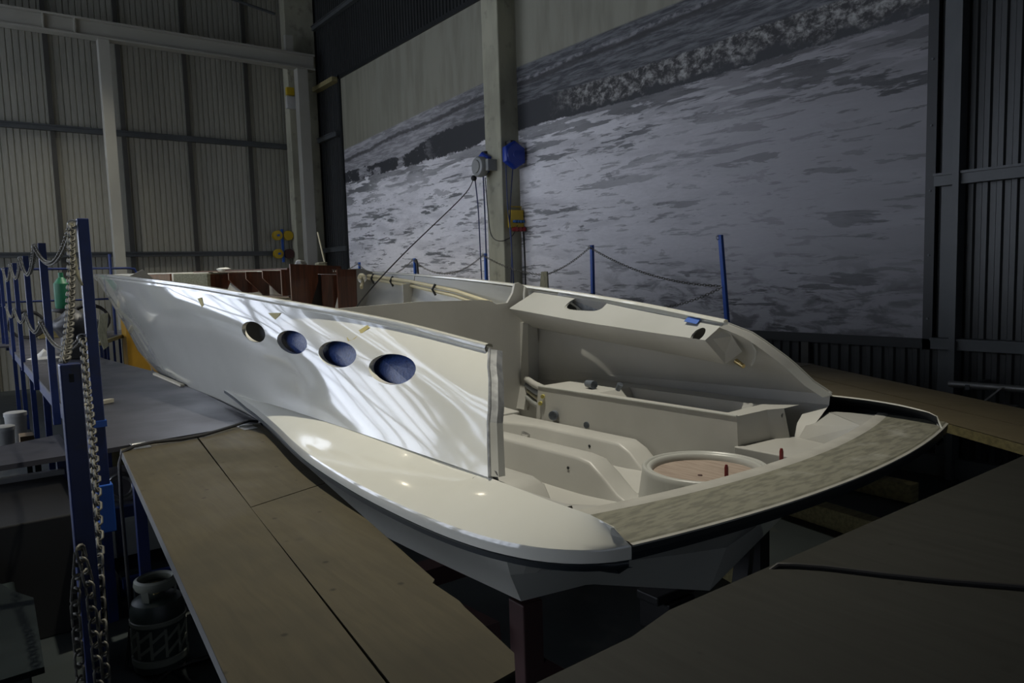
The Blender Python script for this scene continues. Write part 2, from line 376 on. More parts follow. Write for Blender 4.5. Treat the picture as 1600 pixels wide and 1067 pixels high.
# windows in the walls that are out of the photograph: they light the hall and show in the gelcoat
wn = [0]
def window_x(x, y0, y1, z0, z1, ny, nz, side):          # in a wall with normal along x
    wn[0] += 1
    f = MB(); t = .09
    for i in range(ny+1): y = y0+(y1-y0)*i/ny; f.box((min(x, x+side*.12), y-t/2, z0), (max(x, x+side*.12), y+t/2, z1))
    for i in range(nz+1): z = z0+(z1-z0)*i/nz; f.box((min(x, x+side*.10), y0, z-t/2), (max(x, x+side*.10), y1, z+t/2))
    o = struct(put('window_%d' % wn[0], f, M['girt'])); put('pane', MB().box((min(x, x+side*.02), y0, z0), (max(x, x+side*.02), y1, z1)), M['pane'], o, world=False); return o
def window_y(y, x0, x1, z0, z1, nx, nz, side):
    wn[0] += 1; f = MB(); t = .09
    for i in range(nx+1): x = x0+(x1-x0)*i/nx; f.box((x-t/2, min(y, y+side*.12), z0), (x+t/2, max(y, y+side*.12), z1))
    for i in range(nz+1): z = z0+(z1-z0)*i/nz; f.box((x0, min(y, y+side*.10), z-t/2), (x1, max(y, y+side*.10), z+t/2))
    o = struct(put('window_%d' % wn[0], f, M['girt'])); put('pane', MB().box((x0, min(y, y+side*.02), z0), (x1, max(y, y+side*.02), z1)), M['pane'], o, world=False); return o
def rooflight(x0, x1, y0, y1, nx, ny):
    wn[0] += 1; z = H; f = MB(); t = .12
    for i in range(nx+1): x = x0+(x1-x0)*i/nx; f.box((x-t/2, y0, z-.25), (x+t/2, y1, z))
    for i in range(ny+1): y = y0+(y1-y0)*i/ny; f.box((x0, y-t/4, z-.12), (x1, y+t/4, z))
    o = struct(put('window_%d' % wn[0], f, M['girt'])); put('pane', MB().box((x0, y0, z-.03), (x1, y1, z-.01)), M['skypane'], o, world=False); return o
window_x(XB-.04, 2.6, 8.7, .5, 7.4, 6, 5, -1)
window_x(XB-.04, 4.4, 8.7, 7.7, 9.8, 4, 1, -1)
window_y(YL-.04, 15.2, 20.0, 1.2, 8.6, 5, 5, -1)
window_y(YL-.04, 3.0, 14.0, 1.2, 5.8, 11, 3, -1)  # unseen; made larger and lower to brighten the near hull side
rooflight(13.5, 19.2, 3.6, 8.2, 5, 4)
# arched roof ribs before the glazed corner
for k, x in enumerate((13.2, 15.4, 17.6, 19.5)):
    pts = [(x, YL-.2-8.6*u, 6.2+4.4*sin(pi*.5*min(1, u*1.6))) for u in [q/20 for q in range(21)]]
    trim(MB().tube([(x, YL-.2, 0), (x, YL-.2, 6.2)]+pts[1:], .16, 8), M['girt'])
# added glowing panel and frame behind the camera, brightening transom and near faces
m_, nt_, b_ = newmat('dim_fill_glow'); b_.inputs['Emission Color'].default_value = (.72, .82, 1, 1); b_.inputs['Emission Strength'].default_value = FRONT_FILL_E
M['fillpane'] = m_
fo = struct(put('fill_light_frame_1', MB().box((XF+.03, -4.1, 0), (XF+.14, -4.0, 3.6)).box((XF+.03, 4.0, 0), (XF+.14, 4.1, 3.6)).box((XF+.03, -4.1, 3.5), (XF+.14, 4.1, 3.6)), M['girt']))
put('fill_light_panel', MB().box((XF+.04, -4.0, .02), (XF+.06, 4.0, 3.5)), M['fillpane'], fo, world=False)

# ------------------------------------------------------------------ gantry frame, columns
g_ = thing('gantry_frame', 'pale painted steel portal frame standing in front of the back wall', 'steel frame', (19.3, -5, 0))
put('beam', MB().box((19.25, -8.05, ZC+5.66), (19.31, YL-.1, ZC+5.98)).box((19.14, -8.05, ZC+5.98), (19.42, YL-.1, ZC+6.02)).box((19.14, -8.05, ZC+5.62), (19.42, YL-.1, ZC+5.66)), M['steelw'], g_)
put('stiffener', MB().box((19.15, -2.5, ZC+5.66), (19.25, -2.47, ZC+5.98)), M['steelw'], g_); put('stiffener', MB().box((19.15, -1.9, ZC+5.66), (19.25, -1.87, ZC+5.98)), M['steelw'], g_)
for y0, y1 in ((-3.15, -2.92), (-7.84, -7.55)):
    put('post', MB().box((19.16, y0, 0), (19.42, y1, ZC+5.62)), M['steelw'], g_, bevel=.008)
put('stub', MB().box((19.22, -7.5, ZC+6.02), (19.36, -7.3, ZC+6.45)), M['steelw'], g_)
c_ = put('concrete_column', MB().box((10.76, YR+.03, 0), (11.26, -7.95, H-.05)), M['concrete'], bevel=.02); recentre(c_, (11.0, -8.2, 0))
tag(c_, 'square concrete column in front of the sea mural, hung with hose reels', 'column')
c_ = put('concrete_column', MB().box((19.75, -8.32, 0), (20.1, -7.5, H-.05)), M['concrete'], bevel=.02); recentre(c_, (19.9, -7.9, 0))
tag(c_, 'concrete corner column behind the right post of the gantry frame', 'column')
t_ = thing('junction_box', 'small box with yellow top high on the corner column', 'electrical box', (19.7, -7.55, ZC+4.75))
put('lid', MB().box((19.64, -7.62, ZC+5.02), (19.75, -7.42, ZC+5.22)), M['yellow'], t_); put('body', MB().box((19.62, -7.66, ZC+4.66), (19.75, -7.40, ZC+4.98)), M['white'], t_, bevel=.01)
p_ = put('overhead_pipe', MB().tube([(19.8, 2, ZC+8.6), (19.6, -7.2, ZC+7.05)], .035), M['girt'], smooth=True); tag(p_, 'thin dark pipe high above the gantry beam on back wall', 'pipe')
p_.data.transform(Matrix.Identity(4))

# ------------------------------------------------------------------ mural
mu = thing('wall_mural', 'huge framed sea photograph of breaking waves on the right wall', 'mural', (0, YR+.06, ZC))
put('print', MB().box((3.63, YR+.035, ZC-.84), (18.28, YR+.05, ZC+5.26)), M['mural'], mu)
mu2 = MB(); 
for a, b in (((3.55, YR+.03, ZC-.93), (3.65, YR+.09, ZC+5.36)), ((18.26, YR+.03, ZC-.93), (18.36, YR+.09, ZC+5.36)), ((3.55, YR+.03, ZC+5.24), (18.36, YR+.09, ZC+5.34)), ((3.55, YR+.03, ZC-.93), (18.36, YR+.09, ZC-.82))): mu2.box(a, b)
put('frame', mu2, M['frame'], mu)
for k in range(9): put('bolt', MB().lathe([(.012, 0), (.012, .012), (0, .014)], (3.60, YR+.09, ZC-.6+k*.68), 8, 'y'), M['girt'], mu)

# ------------------------------------------------------------------ lamps
lampn = None
for i, (x, y, z, watt, cone) in enumerate(LAMPS):
    if lampn is None:
        t_ = thing('high_bay_lamp', 'round metal high-bay lamp hanging from the hall ceiling', 'lamp', (x, y, z), group='high-bay lamps')
        put('shade', MB().lathe([(.06, .45), (.08, .40), (.28, .06), (.30, 0), (.28, .01), (.06, .36)], (x, y, z), 24), M['galv'], t_, smooth=True)
        put('bulb', MB().lathe([(.0, .06), (.05, .07), (.07, .12), (.04, .24), (0, .26)], (x, y, z), 20), M['lamp'], t_, smooth=True)
        put('rod', MB().tube([(x, y, z+.44), (x, y, H)], .012, 6), M['girt'], t_)
        lampn = t_
    else:
        t_ = lampn.copy(); COL.objects.link(t_); t_.location = (x, y, z)
        for ch in list(lampn.children):
            c = ch.copy(); COL.objects.link(c); c.parent = t_
    l = bpy.data.lights.new('lamp_light', 'SPOT'); l.energy = watt; l.color = (1.0, .95, .81); l.shadow_soft_size = .06; l.spot_size = radians(cone); l.spot_blend = 1.0
    o = bpy.data.objects.new('lamp_light', l); COL.objects.link(o); o.location = (x, y, z-.02)

# ================================================================== THE BOAT
TH = radians(1.7); BA = Vector((cos(TH), sin(TH), 0)); BN = Vector((-sin(TH), cos(TH), 0)); BC = -2.92
def B(s, b, z): p = BA*s+BN*(b+BC); return (p.x, p.y, z+ZC)      # s forward, b to port, z from eye height
ZK = -1.88
boat = thing('motor_boat', 'large unfinished white motor boat hull with open cockpit, standing between the work platforms', 'boat', B(7, 0, ZK), TH)
def interp(tab, s):
    """smooth (monotone-ish) interpolation of rows [(s, v...)]"""
    if s <= tab[0][0]: return tab[0][1:]
    if s >= tab[-1][0]: return tab[-1][1:]
    for i in range(len(tab)-1):
        if tab[i][0] <= s <= tab[i+1][0]: break
    x0, x1 = tab[i][0], tab[i+1][0]; h = x1-x0; t = (s-x0)/h; out = []
    for k in range(1, len(tab[0])):
        d = (tab[i+1][k]-tab[i][k])/h
        dl = (tab[i][k]-tab[i-1][k])/(tab[i][0]-tab[i-1][0]) if i > 0 else d
        dr = (tab[i+2][k]-tab[i+1][k])/(tab[i+2][0]-tab[i+1][0]) if i+2 < len(tab) else d
        m0 = (d+dl)/2; m1 = (d+dr)/2
        out.append((2*t**3-3*t**2+1)*tab[i][k]+(t**3-2*t**2+t)*h*m0+(-2*t**3+3*t**2)*tab[i+1][k]+(t**3-t**2)*h*m1)
    return tuple(out)
SHEER = [(2.69, .92, -.34), (3.4, .985, -.25), (4.6, 1.13, -.14), (6, 1.23, -.035), (8, 1.31, .07), (10, 1.235, .135), (12, 1.0, .17), (14, .69, .2), (16, .37, .23), (17.5, .13, .245), (18.5, 0, .25)]
UP1 = [(2.47, 1.09, -.5), (3.4, 1.11, -.43), (4.6, 1.17, -.37), (6, 1.19, -.33), (8, 1.19, -.30), (10, 1.08, -.28), (12, .80, -.27), (14, .40, -.28), (15.2, .13, -.28), (15.85, 0, -.28)]
UP2 = [(2.34, 1.20, -.65), (3.5, 1.175, -.62), (4.8, 1.14, -.61), (6, 1.10, -.62), (8, 1.08, -.6), (10, .95, -.58), (12, .66, -.57), (13.5, .32, -.57), (14.5, .10, -.57), (15.0, 0, -.57)]
BASE = [(2.22, 1.29, -.77), (3.66, 1.20, -.80), (5.04, 1.12, -.84), (6.1, 1.03, -.92), (8, .98, -.92), (10, .83, -.9), (12, .54, -.88), (13.3, .23, -.87), (14.0, .07, -.87), (14.4, 0, -.87)]
RAIL = [(2.17, 1.31, -.93), (3.0, 1.36, -.93), (4.0, 1.28, -.93), (5.0, 1.15, -.93)]+BASE[3:]
CHINE = [(2.15, 1.20, -1.27), (3.36, 1.12, -1.36), (5, 1.0, -1.43), (8, .75, -1.5), (10, .5, -1.48), (12, .2, -1.42), (13.2, .05, -1.4), (13.65, 0, -1.42)]
CHIN2 = [(2.15, .83, -1.31), (3.4, .76, -1.42), (5, .65, -1.5), (8, .5, -1.58), (10, .32, -1.58), (12, .1, -1.52), (13.2, .02, -1.5), (13.55, 0, -1.5)]
KEEL = [(2.15, 0, -1.59), (5, 0, -1.8), (8, 0, -1.86), (11, 0, -1.86), (12.6, 0, -1.78), (13.3, 0, -1.62)]
def row(tab, n, side):
    out = []
    for i in range(n+1):
        u = i/n; s = tab[0][0]+(tab[-1][0]-tab[0][0])*u; b, z = interp(tab, s); out.append(Vector((s, max(b, 0)*side, z)))
    return out
def crom(a, b, c, d, t): return .5*((2*b)+(c-a)*t+(2*a-5*b+4*c-d)*t*t+(3*b-a-3*c+d)*t**3)
def skin(rows, sub, smooth=True):
    """loft rows (list of Vector lists); Catmull-Rom across the rows"""
    out = []
    for i in range(len(rows)-1):
        for k in range(sub):
            t = k/sub; r = []
            for j in range(len(rows[0])):
                b, c = rows[i][j], rows[i+1][j]
                if smooth:
                    a = rows[i-1][j] if i > 0 else b*2-c; d = rows[i+2][j] if i+2 < len(rows) else c*2-b
                    r.append(crom(a, b, c, d, t))
                else: r.append(b.lerp(c, t))
            out.append(r)
    out.append(rows[-1]); return out
def toB(grid): return [[B(*p) for p in r] for r in grid]
def flip(mb): mb.f = [f[::-1] for f in mb.f]
def bake(o, mods):
    """apply temporary modifiers, keep only the resulting mesh"""
    dg = bpy.context.evaluated_depsgraph_get(); dg.update(); me = bpy.data.meshes.new_from_object(o.evaluated_get(dg)); old = o.data
    me.name = old.name; o.modifiers.clear(); o.data = me
    for p in me.polygons: p.use_smooth = True
    try: me.set_sharp_from_angle(angle=radians(30))
    except Exception: pass
def cutter(poly_fn, *a):
    mb = poly_fn(*a); me = bpy.data.meshes.new('c'); me.from_pydata([tuple(p) for p in mb.v], [], mb.f); bm = bmesh.new(); bm.from_mesh(me)
    bmesh.ops.recalc_face_normals(bm, faces=bm.faces); bm.to_mesh(me); bm.free(); o = bpy.data.objects.new('c', me); COL.objects.link(o); return o
def ell(s, z, a, c, b0, b1, tilt=0.0, n=48, power=2.0):
    P0 = []; P1 = []
    for k in range(n):
        t = 2*pi*k/n; cx = abs(cos(t))**(2/power)*(1 if cos(t) > 0 else -1)*a; cz = abs(sin(t))**(2/power)*(1 if sin(t) > 0 else -1)*c
        P0.append(B(s+cx, b0, z+cz+tilt*cx)); P1.append(B(s+cx, b1, z+cz+tilt*cx))
    return MB().prism(P0, Vector(P1[0])-Vector(P0[0]))
NU = 110
HOLES = [(5.04, -.335), (4.42, -.375), (3.84, -.415), (3.26, -.455)]
for side, nm in ((1, 'port'), (-1, 'star')):
    rows = [row(r, NU, side) for r in (SHEER, UP1, UP2, BASE)]
    g = toB(skin(rows, 5)); mb = MB().quadgrid(g)
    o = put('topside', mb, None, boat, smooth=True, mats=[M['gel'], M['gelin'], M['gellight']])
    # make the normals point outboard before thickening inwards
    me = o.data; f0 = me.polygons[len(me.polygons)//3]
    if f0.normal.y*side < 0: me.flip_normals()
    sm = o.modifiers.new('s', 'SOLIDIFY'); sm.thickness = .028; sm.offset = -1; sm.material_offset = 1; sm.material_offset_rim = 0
    cs = []
    if side == 1:
        for s, z in HOLES: cs.append(cutter(ell, s, z, .215, .072, .7, 1.6, 0.02))
        for c in cs:
            bo = o.modifiers.new('b', 'BOOLEAN'); bo.operation = 'DIFFERENCE'; bo.solver = 'EXACT'; bo.object = c
    bake(o, None)
    for p in o.data.polygons:
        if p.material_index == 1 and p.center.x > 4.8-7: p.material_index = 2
    for c in cs: m_ = c.data; bpy.data.objects.remove(c); bpy.data.meshes.remove(m_)
# bottom
for side in (1, -1):
    rows = [row(r, 70, side) for r in (RAIL, CHINE, CHIN2, KEEL)]
    put('hull_bottom', MB().quadgrid(toB(skin(rows, 3, False))), M['gel'], boat, smooth=True, angle=14)
# rubbing strake along the sheer (rolled gunwale lip), both sides
for side in (1, -1):
    prof = [(-.030, .010), (-.026, .024), (-.006, .030), (.012, .026), (.018, .010), (.014, -.006), (.002, -.012), (.003, -.030)]
    g = []
    R = row(SHEER, 90, 1)
    for p in R: g.append([B(p.x, (p.y+q[0])*side, p.z+q[1]) for q in prof])
    put('gunwale', MB().quadgrid(g), M['gel'], boat, smooth=True, angle=50)
# sanded end face of each topside and its cover strip
ED = [(2.69, .92, -.34), (2.58, 1.01, -.4), (2.52, 1.05, -.45), (2.47, 1.09, -.5), (2.42, 1.13, -.55), (2.38, 1.17, -.6), (2.34, 1.20, -.65), (2.30, 1.23, -.7), (2.22, 1.29, -.77)]
for side in (1, -1):
    put('end_return', MB().quadgrid([[B(s-.006, (b+.004)*side, z+.006), B(s-.03, (b-.03)*side, z+.0), B(s-.0, (b-.085)*side, z-.012)] for s, b, z in ED[:6]]), M['sanded'] if side == 1 else M['gelin'], boat, smooth=True)
    put('end_strip', MB().quadgrid([[B(s-.006, (b+.004)*side, z+.006), B(s-.03, (b-.03)*side, z), B(s-.0, (b-.085)*side, z-.012)] for s, b, z in ED[5:]]), M['gellight'], boat, smooth=True)
    put('edge_bead', MB().tube([B(s-.012, (b+.0)*side, z+.006) for s, b, z in ED], .006, 8), M['gellight'] if side < 0 else M['sanded'], boat, smooth=True)

# sponson caps (wings)
WO = [(6.25, 1.03), (5.8, 1.075), (5.3, 1.14), (4.9, 1.205), (4.4, 1.295), (3.85, 1.405), (3.4, 1.475), (2.8, 1.53), (2.3, 1.54), (2.0, 1.515), (1.80, 1.46), (1.68, 1.39), (1.60, 1.30), (1.56, 1.215)]
WI = [(6.2, 1.00, -.915), (5.04, 1.10, -.84), (3.66, 1.19, -.80), (2.6, 1.255, -.785), (2.22, 1.28, -.775), (2.0, 1.29, -.777), (1.82, 1.285, -.785), (1.70, 1.265, -.795), (1.65, 1.262, -.803), (1.60, 1.25, -.82)]
def resample(pts, n):
    P = [Vector((*p, 0)) if len(p) == 2 else Vector(p) for p in pts]
    fine = []
    for i in range(len(P)-1):
        a = P[i-1] if i else P[i]*2-P[i+1]; d = P[i+2] if i+2 < len(P) else P[i+1]*2-P[i]
        for k in range(12): fine.append(crom(a, P[i], P[i+1], d, k/12))
    fine.append(P[-1]); L = [0]
    for i in range(1, len(fine)): L.append(L[-1]+(fine[i]-fine[i-1]).length)
    out = []; j = 0
    for k in range(n+1):
        t = L[-1]*k/n
        while j < len(L)-2 and L[j+1] < t: j += 1
        f = (t-L[j])/max(1e-9, L[j+1]-L[j]); out.append(fine[j].lerp(fine[j+1], f))
    return out
nW = 90
# the inner edge is matched to the outer one by a shared station list
OUT = resample(WO, nW)
def inner_at(k):
    t = k/nW; s = OUT[k].x
    return None
INN = resample(WI, nW)
# blend so that ribs stay roughly square: inner station with equal s ahead of 2.2, by arc length aft of it
def inn_s(s):
    best = None
    for i in range(len(INN)-1):
        if (INN[i].x-s)*(INN[i+1].x-s) <= 0:
            f = (INN[i].x-s)/((INN[i].x-INN[i+1].x) or 1); return INN[i].lerp(INN[i+1], f)
    return INN[0] if s > INN[0].x else INN[-1]
ka = next(k for k in range(nW+1) if OUT[k].x < 2.35)
for side in (1, -1):
    G_ = []; ST = []; UND = []
    for k in range(nW+1):
        o_ = OUT[k]; zo = -.878
        if k <= ka: i_ = inn_s(o_.x)
        else:
            f = (k-ka)/(nW-ka); s_ = inn_s(2.35).x*(1-f)+1.60*f; i_ = inn_s(max(s_, 1.6005))
        w_ = Vector((o_.x-i_.x, o_.y-i_.y)); r = []
        fade = min(1, max(0, (6.25-o_.x)/1.2)); lift = .007*fade*(1 if k < nW-8 else (nW-k)/8)
        face = .046*min(1, fade*1.3+.15)
        for q in range(9):
            t = q/8; z = i_.z*(1-t)+zo*t+lift*sin(pi*t)*1.0
            if t > .82: z -= .0
            r.append((i_.x+w_.x*t*.985, (i_.y+w_.y*t*.985), z))
        r[-1] = (r[-1][0], r[-1][1], zo-.002)
        r.append((i_.x+w_.x, i_.y+w_.y, zo-.010)); r.append((i_.x+w_.x*1.0, i_.y+w_.y*1.0+.003, zo-face))
        G_.append([B(a, b*side, c) for a, b, c in r])
        bz = zo-face; uo = (i_.x+w_.x, i_.y+w_.y)
        ST.append([B(uo[0], (uo[1]-.004)*side, bz), B(uo[0], (uo[1]+.008)*side, bz-.003), B(uo[0], (uo[1]+.008)*side, bz-.022), B(uo[0], (uo[1]-.012)*side, bz-.030)])
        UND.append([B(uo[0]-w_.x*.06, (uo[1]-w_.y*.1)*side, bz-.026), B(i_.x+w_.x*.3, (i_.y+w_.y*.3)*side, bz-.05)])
    endn = len(G_)-1
    o = put('side_deck', MB().quadgrid(G_), None, boat, smooth=True, angle=50, mats=[M['gel'], M['dark']])  # inner face coloured dark: the shade under the cap is painted in
    c_up = sum((p.normal.z for p in o.data.polygons))
    if c_up < 0: o.data.flip_normals()
    # thickness of the cap
    md = o.modifiers.new('s', 'SOLIDIFY'); md.thickness = .008; md.offset = -1; md.material_offset = 1; bake(o, None)
    if side == 1: put('inner_lip', MB().quadgrid([[G_[k][0], (G_[k][0][0], G_[k][0][1], ZC-.875)] for k in range(nW+1) if k > ka]), M['gel'], boat, smooth=True)
    put('rubbing_band', MB().quadgrid(ST), M['stripe'], boat, smooth=True, angle=60)
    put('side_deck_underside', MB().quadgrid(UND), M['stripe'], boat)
    # squared end block of the cap
    a, b = G_[endn][0], G_[endn][-1]
    e0 = OUT[-1]
    put('end_block', MB().prism([B(1.602, 1.252*side, -.821), B(1.558, 1.213*side, -.880), B(1.558, 1.213*side, -.924), B(1.602, 1.252*side, -.924)], Vector(B(.004, .004*side, 0))-Vector(B(0, 0, 0))), M['gel'], boat)

# swim deck
def sout(b): return 1.44+.085*b*b
def sinn(b): return 1.715+.105*b*b
def sfl(b): return 1.79+.10*b*b
nb = 48; bs = [-1.38+2.76*i/nb for i in range(nb+1)]
bsn = [b for b in bs if -1.38 <= b <= 1.24]
g = [[B(sout(b)+.004, b, -.874), B(sout(b)+.012, b, -.87), B((sout(b)+sinn(b))/2, b, -.87), B(sinn(b), b, -.869)] for b in bsn]
put('swim_deck', MB().quadgrid(g), M['rough_grp'], boat)
g = [[B(sinn(b), b, -.869), B(sinn(b)+.012, b, -.866), B(sfl(b)-.006, b, -.866), B(sfl(b), b, -.872), B(sfl(b)+.004, b, -.90)] for b in bsn]
put('inner_flange', MB().quadgrid(g), M['flange'], boat, smooth=True, angle=60)
g = [[B(sfl(b)+.004, b, -.90), B(sfl(b)+.05, b, -.96), B(2.24, b*.8, -1.235)] for b in bsn if abs(b) < 1.1]
put('cockpit_aft_wall', MB().quadgrid(g), M['gelin'], boat)
g = [[B(sout(b)+.004, b, -.874), B(sout(b)-.008, b, -.877), B(sout(b)-.006, b, -.884)] for b in bsn]
for sd in (-1, 1): put('deck_corner', MB().prism([B(sfl(1.0), 1.0*sd, -.872), B(2.20, 1.24*sd, -.872), B(2.2, 1.27*sd, -.872), B(1.9, 1.37*sd, -.872), B(1.7, 1.36*sd, -.872), B(1.75, 1.1*sd, -.872)], (0, 0, -.012)), M['gelin'], boat)
put('deck_edge_bead', MB().quadgrid(g), M['flange'], boat, smooth=True)
g = [[B(sout(b)-.004, b, -.884), B(sout(b)-.004, b, -.905), B(sout(b)+.0, b, -.93), B(sout(b)+.02, b, -.934)] for b in bsn]
put('transom_band', MB().quadgrid(g), M['stripe'], boat)
# raked counter and transom
def sect(b):
    a = abs(b)
    pts = [(0, -1.59), (.83, -1.31), (1.20, -1.27)]
    for (x0, z0), (x1, z1) in zip(pts, pts[1:]):
        if a <= x1: return z0+(z1-z0)*(a-x0)/(x1-x0)
    return -1.27
g = []
for i in range(nb+1):
    f = -1+2*i/nb
    b0, b1, b2 = 1.33*f, 1.30*f, 1.20*f
    # outer lip, knuckle, bottom edge
    zk = -1.0-.06*(1-abs(f)**2)-.03
    g.append([B(sout(b0)+.02+(.08 if abs(f) > .93 else 0), b0, -.934), B(1.86+.06*f*f+(.2*max(0, abs(f)-.9)/.1*1.0), b1, zk-.0), B(2.05+.1*abs(f)**4, (b1+b2)/2, (zk+sect(b2))/2), B(2.15, b2, sect(b2))])
put('transom', MB().quadgrid(g), M['gel'], boat, smooth=True, angle=8)

# coaming lockers along the inside of the sheer
CS = [(2.73, .93, -.335, .80, -.435, .975, -.60), (3.1, .955, -.30, .80, -.41, 1.0, -.57), (3.8, 1.02, -.225, .815, -.36, 1.04, -.52), (4.72, 1.125, -.145, .84, -.275, 1.05, -.44)]
def cs_at(s):
    for a, b in zip(CS, CS[1:]):
        if s <= b[0]: t = (s-a[0])/(b[0]-a[0]); return [a[k]+(b[k]-a[k])*t for k in range(1, 7)]
    return list(CS[-1][1:])
for side in (1, -1):
    ss = [2.76+.0+(4.74-2.76)*i/24 for i in range(25)]; g = []
    for s in ss:
        A = cs_at(s); s0 = s
        out = [(s0-(.05 if s < 2.77 else 0), A[0]-.012, A[1]-.004), (s0+.0, A[2]+.012, A[3]+.010), (s0+.0, A[2], A[3]), (s0, A[2]+.006, A[3]-.010), (s0-.02*(s < 2.77), A[4], A[5]), (s0, A[4]+.05, A[5]-.01)]
        g.append([B(a, b*side, c) for a, b, c in out])
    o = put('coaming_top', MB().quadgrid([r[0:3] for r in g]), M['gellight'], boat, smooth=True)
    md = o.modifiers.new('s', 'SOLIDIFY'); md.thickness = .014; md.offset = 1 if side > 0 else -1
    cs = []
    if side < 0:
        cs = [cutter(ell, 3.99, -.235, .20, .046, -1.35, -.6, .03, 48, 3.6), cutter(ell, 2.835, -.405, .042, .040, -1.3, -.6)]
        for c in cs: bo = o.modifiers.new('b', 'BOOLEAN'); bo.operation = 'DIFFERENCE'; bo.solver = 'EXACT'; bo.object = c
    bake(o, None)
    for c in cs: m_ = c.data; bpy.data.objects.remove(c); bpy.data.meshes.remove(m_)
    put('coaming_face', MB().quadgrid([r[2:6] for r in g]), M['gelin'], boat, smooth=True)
    r = g[0]; put('coaming_end', MB().prism([r[0], r[2], r[4], B(2.66, 1.04*side, -.52), B(2.68, .97*side, -.42)], Vector(BA)*.01), M['gelin'], boat)
if True:
    put('locker_liner', MB().quadgrid([[B(s, -1.075+.03*(4.3-s), -.15-.12*(4.4-s)/.9), B(s, -1.08+.03*(4.3-s), -.36-.08*(4.4-s)/.9)] for s in (3.6, 3.9, 4.2, 4.4)]), M['sanded'], boat)
    # bead, pipe stub, tape, small hole
    put('sealant_bead', MB().tube([B(2.62, -.93, -.37), B(2.57, -.985, -.43), B(2.55, -1.02, -.50), B(2.57, -1.04, -.56), B(2.6, -1.045, -.6)], .009, 8), M['gellight'], boat, smooth=True)
    put('brass_nipple', MB().tube([B(2.67, -.99, -.575), B(2.60, -.965, -.60)], [.016, .013], 12), M['brass'], boat, smooth=True)
    put('blue_tape', MB().prism([B(2.985, -.925, -.303), B(2.885, -.923, -.314), B(2.885, -.880, -.344), B(2.985, -.882, -.330)], (0, 0, .002)), M['tapeb'], boat)

# bulkheads: plates across the hull at station s, outlines in (b, z)
def plate(name, s, poly, m=M['gelin'], t=.025, hole=None, bev=0):
    P = [B(s, b, z) for b, z in poly]
    o = put(name, MB().prism(P, Vector(B(s+t, 0, 0))-Vector(B(s, 0, 0))), m, boat)
    if hole:
        c = cutter(lambda: MB().prism([B(s-.1, hole[0]+hole[2]*cos(a), hole[1]+hole[2]*sin(a)) for a in [2*pi*k/28 for k in range(28)]], Vector(B(s+.2, 0, 0))-Vector(B(s, 0, 0))))
        bo = o.modifiers.new('b', 'BOOLEAN'); bo.operation = 'DIFFERENCE'; bo.solver = 'EXACT'; bo.object = c; bake(o, None)
        for p in o.data.polygons: p.use_smooth = False
        m_ = c.data; bpy.data.objects.remove(c); bpy.data.meshes.remove(m_)
    return o
plate('bulkhead', 4.80, [(1.09, -.22), (.77, -.20), (-.01, -.18), (-.60, -.192), (-.68, -.20), (-.75, -.235), (-.87, -.228), (-.93, -.15), (-.955, -.07), (-1.0, -.062), (-1.10, -.12), (-1.115, -.45), (-1.13, -.7), (-1.10, -.95), (-.98, -1.3), (.98, -1.3), (1.08, -.95)])
plate('bulkhead_flange', 4.70, [(-1.0, -.40), (-1.10, -.40), (-1.12, -.7), (-1.09, -.95), (-1.0, -1.15), (-.93, -1.13), (-.99, -.9)], t=.1)
put('bulkhead_bead', MB().tube([B(4.76, -1.03, -.10), B(4.75, -1.01, -.16), B(4.74, -1.0, -.23), B(4.73, -1.03, -.31), B(4.72, -1.05, -.40)], .010, 8), M['gellight'], boat, smooth=True)
plate('frame_bulkhead', 6.9, [(-1.10, -.235), (-1.10, -.065), (-1.23, -.05), (-1.255, .05), (-1.27, .045), (-1.20, -.6), (-1.0, -.9), (.9, -.9), (1.1, -.3), (.9, -.3), (.7, -.6), (-.7, -.6), (-1.0, -.6)])
plate('frame_bulkhead', 7.9, [(-.97, .13), (-1.12, .135), (-1.27, .09), (-1.29, -.03), (-1.27, -.2), (-1.15, -.45), (-1.02, -.6), (-.97, -.6)], hole=(-1.13, .02, .06))
plate('frame_bulkhead', 9.5, [(1.12, -.1), (1.17, .06), (.90, .20), (.80, .1), (.85, -.2)])
plate('frame_bulkhead', 5.6, [(1.10, -.25), (1.13, -.09), (1.02, -.075), (.93, -.07), (.86, -.13), (.9, -.3)])


# cockpit interior
put('sole', MB().prism([B(2.22, -.85, -1.26), B(2.22, .85, -1.26), B(4.8, 1.05, -1.26), B(4.8, -1.05, -1.26)], (0, 0, .04)), M['gelin'], boat)
def stringer(name, b0, b1, ztop, s0, s1, flare=.05, zb=-1.23, taper=.14, extra=None):
    # moulded top-hat rib with drafted sides and a sloping aft end
    n = 22; g = []
    for i in range(n+1):
        t = i/n; s = s0+(s1-s0)*t
        k = min(1, (s-s0)/taper); k = k*k*(3-2*k)*.75+.25*k if k < 1 else 1
        zt = zb+(ztop-zb)*max(.02, k); bulge = 0
        if extra: bulge = extra(s)
        r = .02; fl = flare*(zt-zb)/.2
        prof = [(b0-fl, zb), (b0, zt-r), (b0+r*.35, zt-r*.3), (b0+r, zt), (b1-r+bulge, zt), (b1-r*.35+bulge, zt-r*.3), (b1+bulge, zt-r), (b1+fl+bulge, zb)]
        g.append([B(s, p, q) for p, q in prof])
    mb = MB().quadgrid(g); return put(name, mb, M['gelin'], boat, smooth=True, angle=50)
stringer('stringer', -.56, -.38, -1.065, 2.85, 4.78, .05, taper=.25, extra=lambda s: .10*max(0, 1-abs(s-4.25)/.35))
stringer('stringer', -.02, .13, -1.03, 2.55, 4.78, .05, taper=.35)
stringer('stringer', .46, .70, -1.065, 2.75, 4.78, .04, taper=.12)
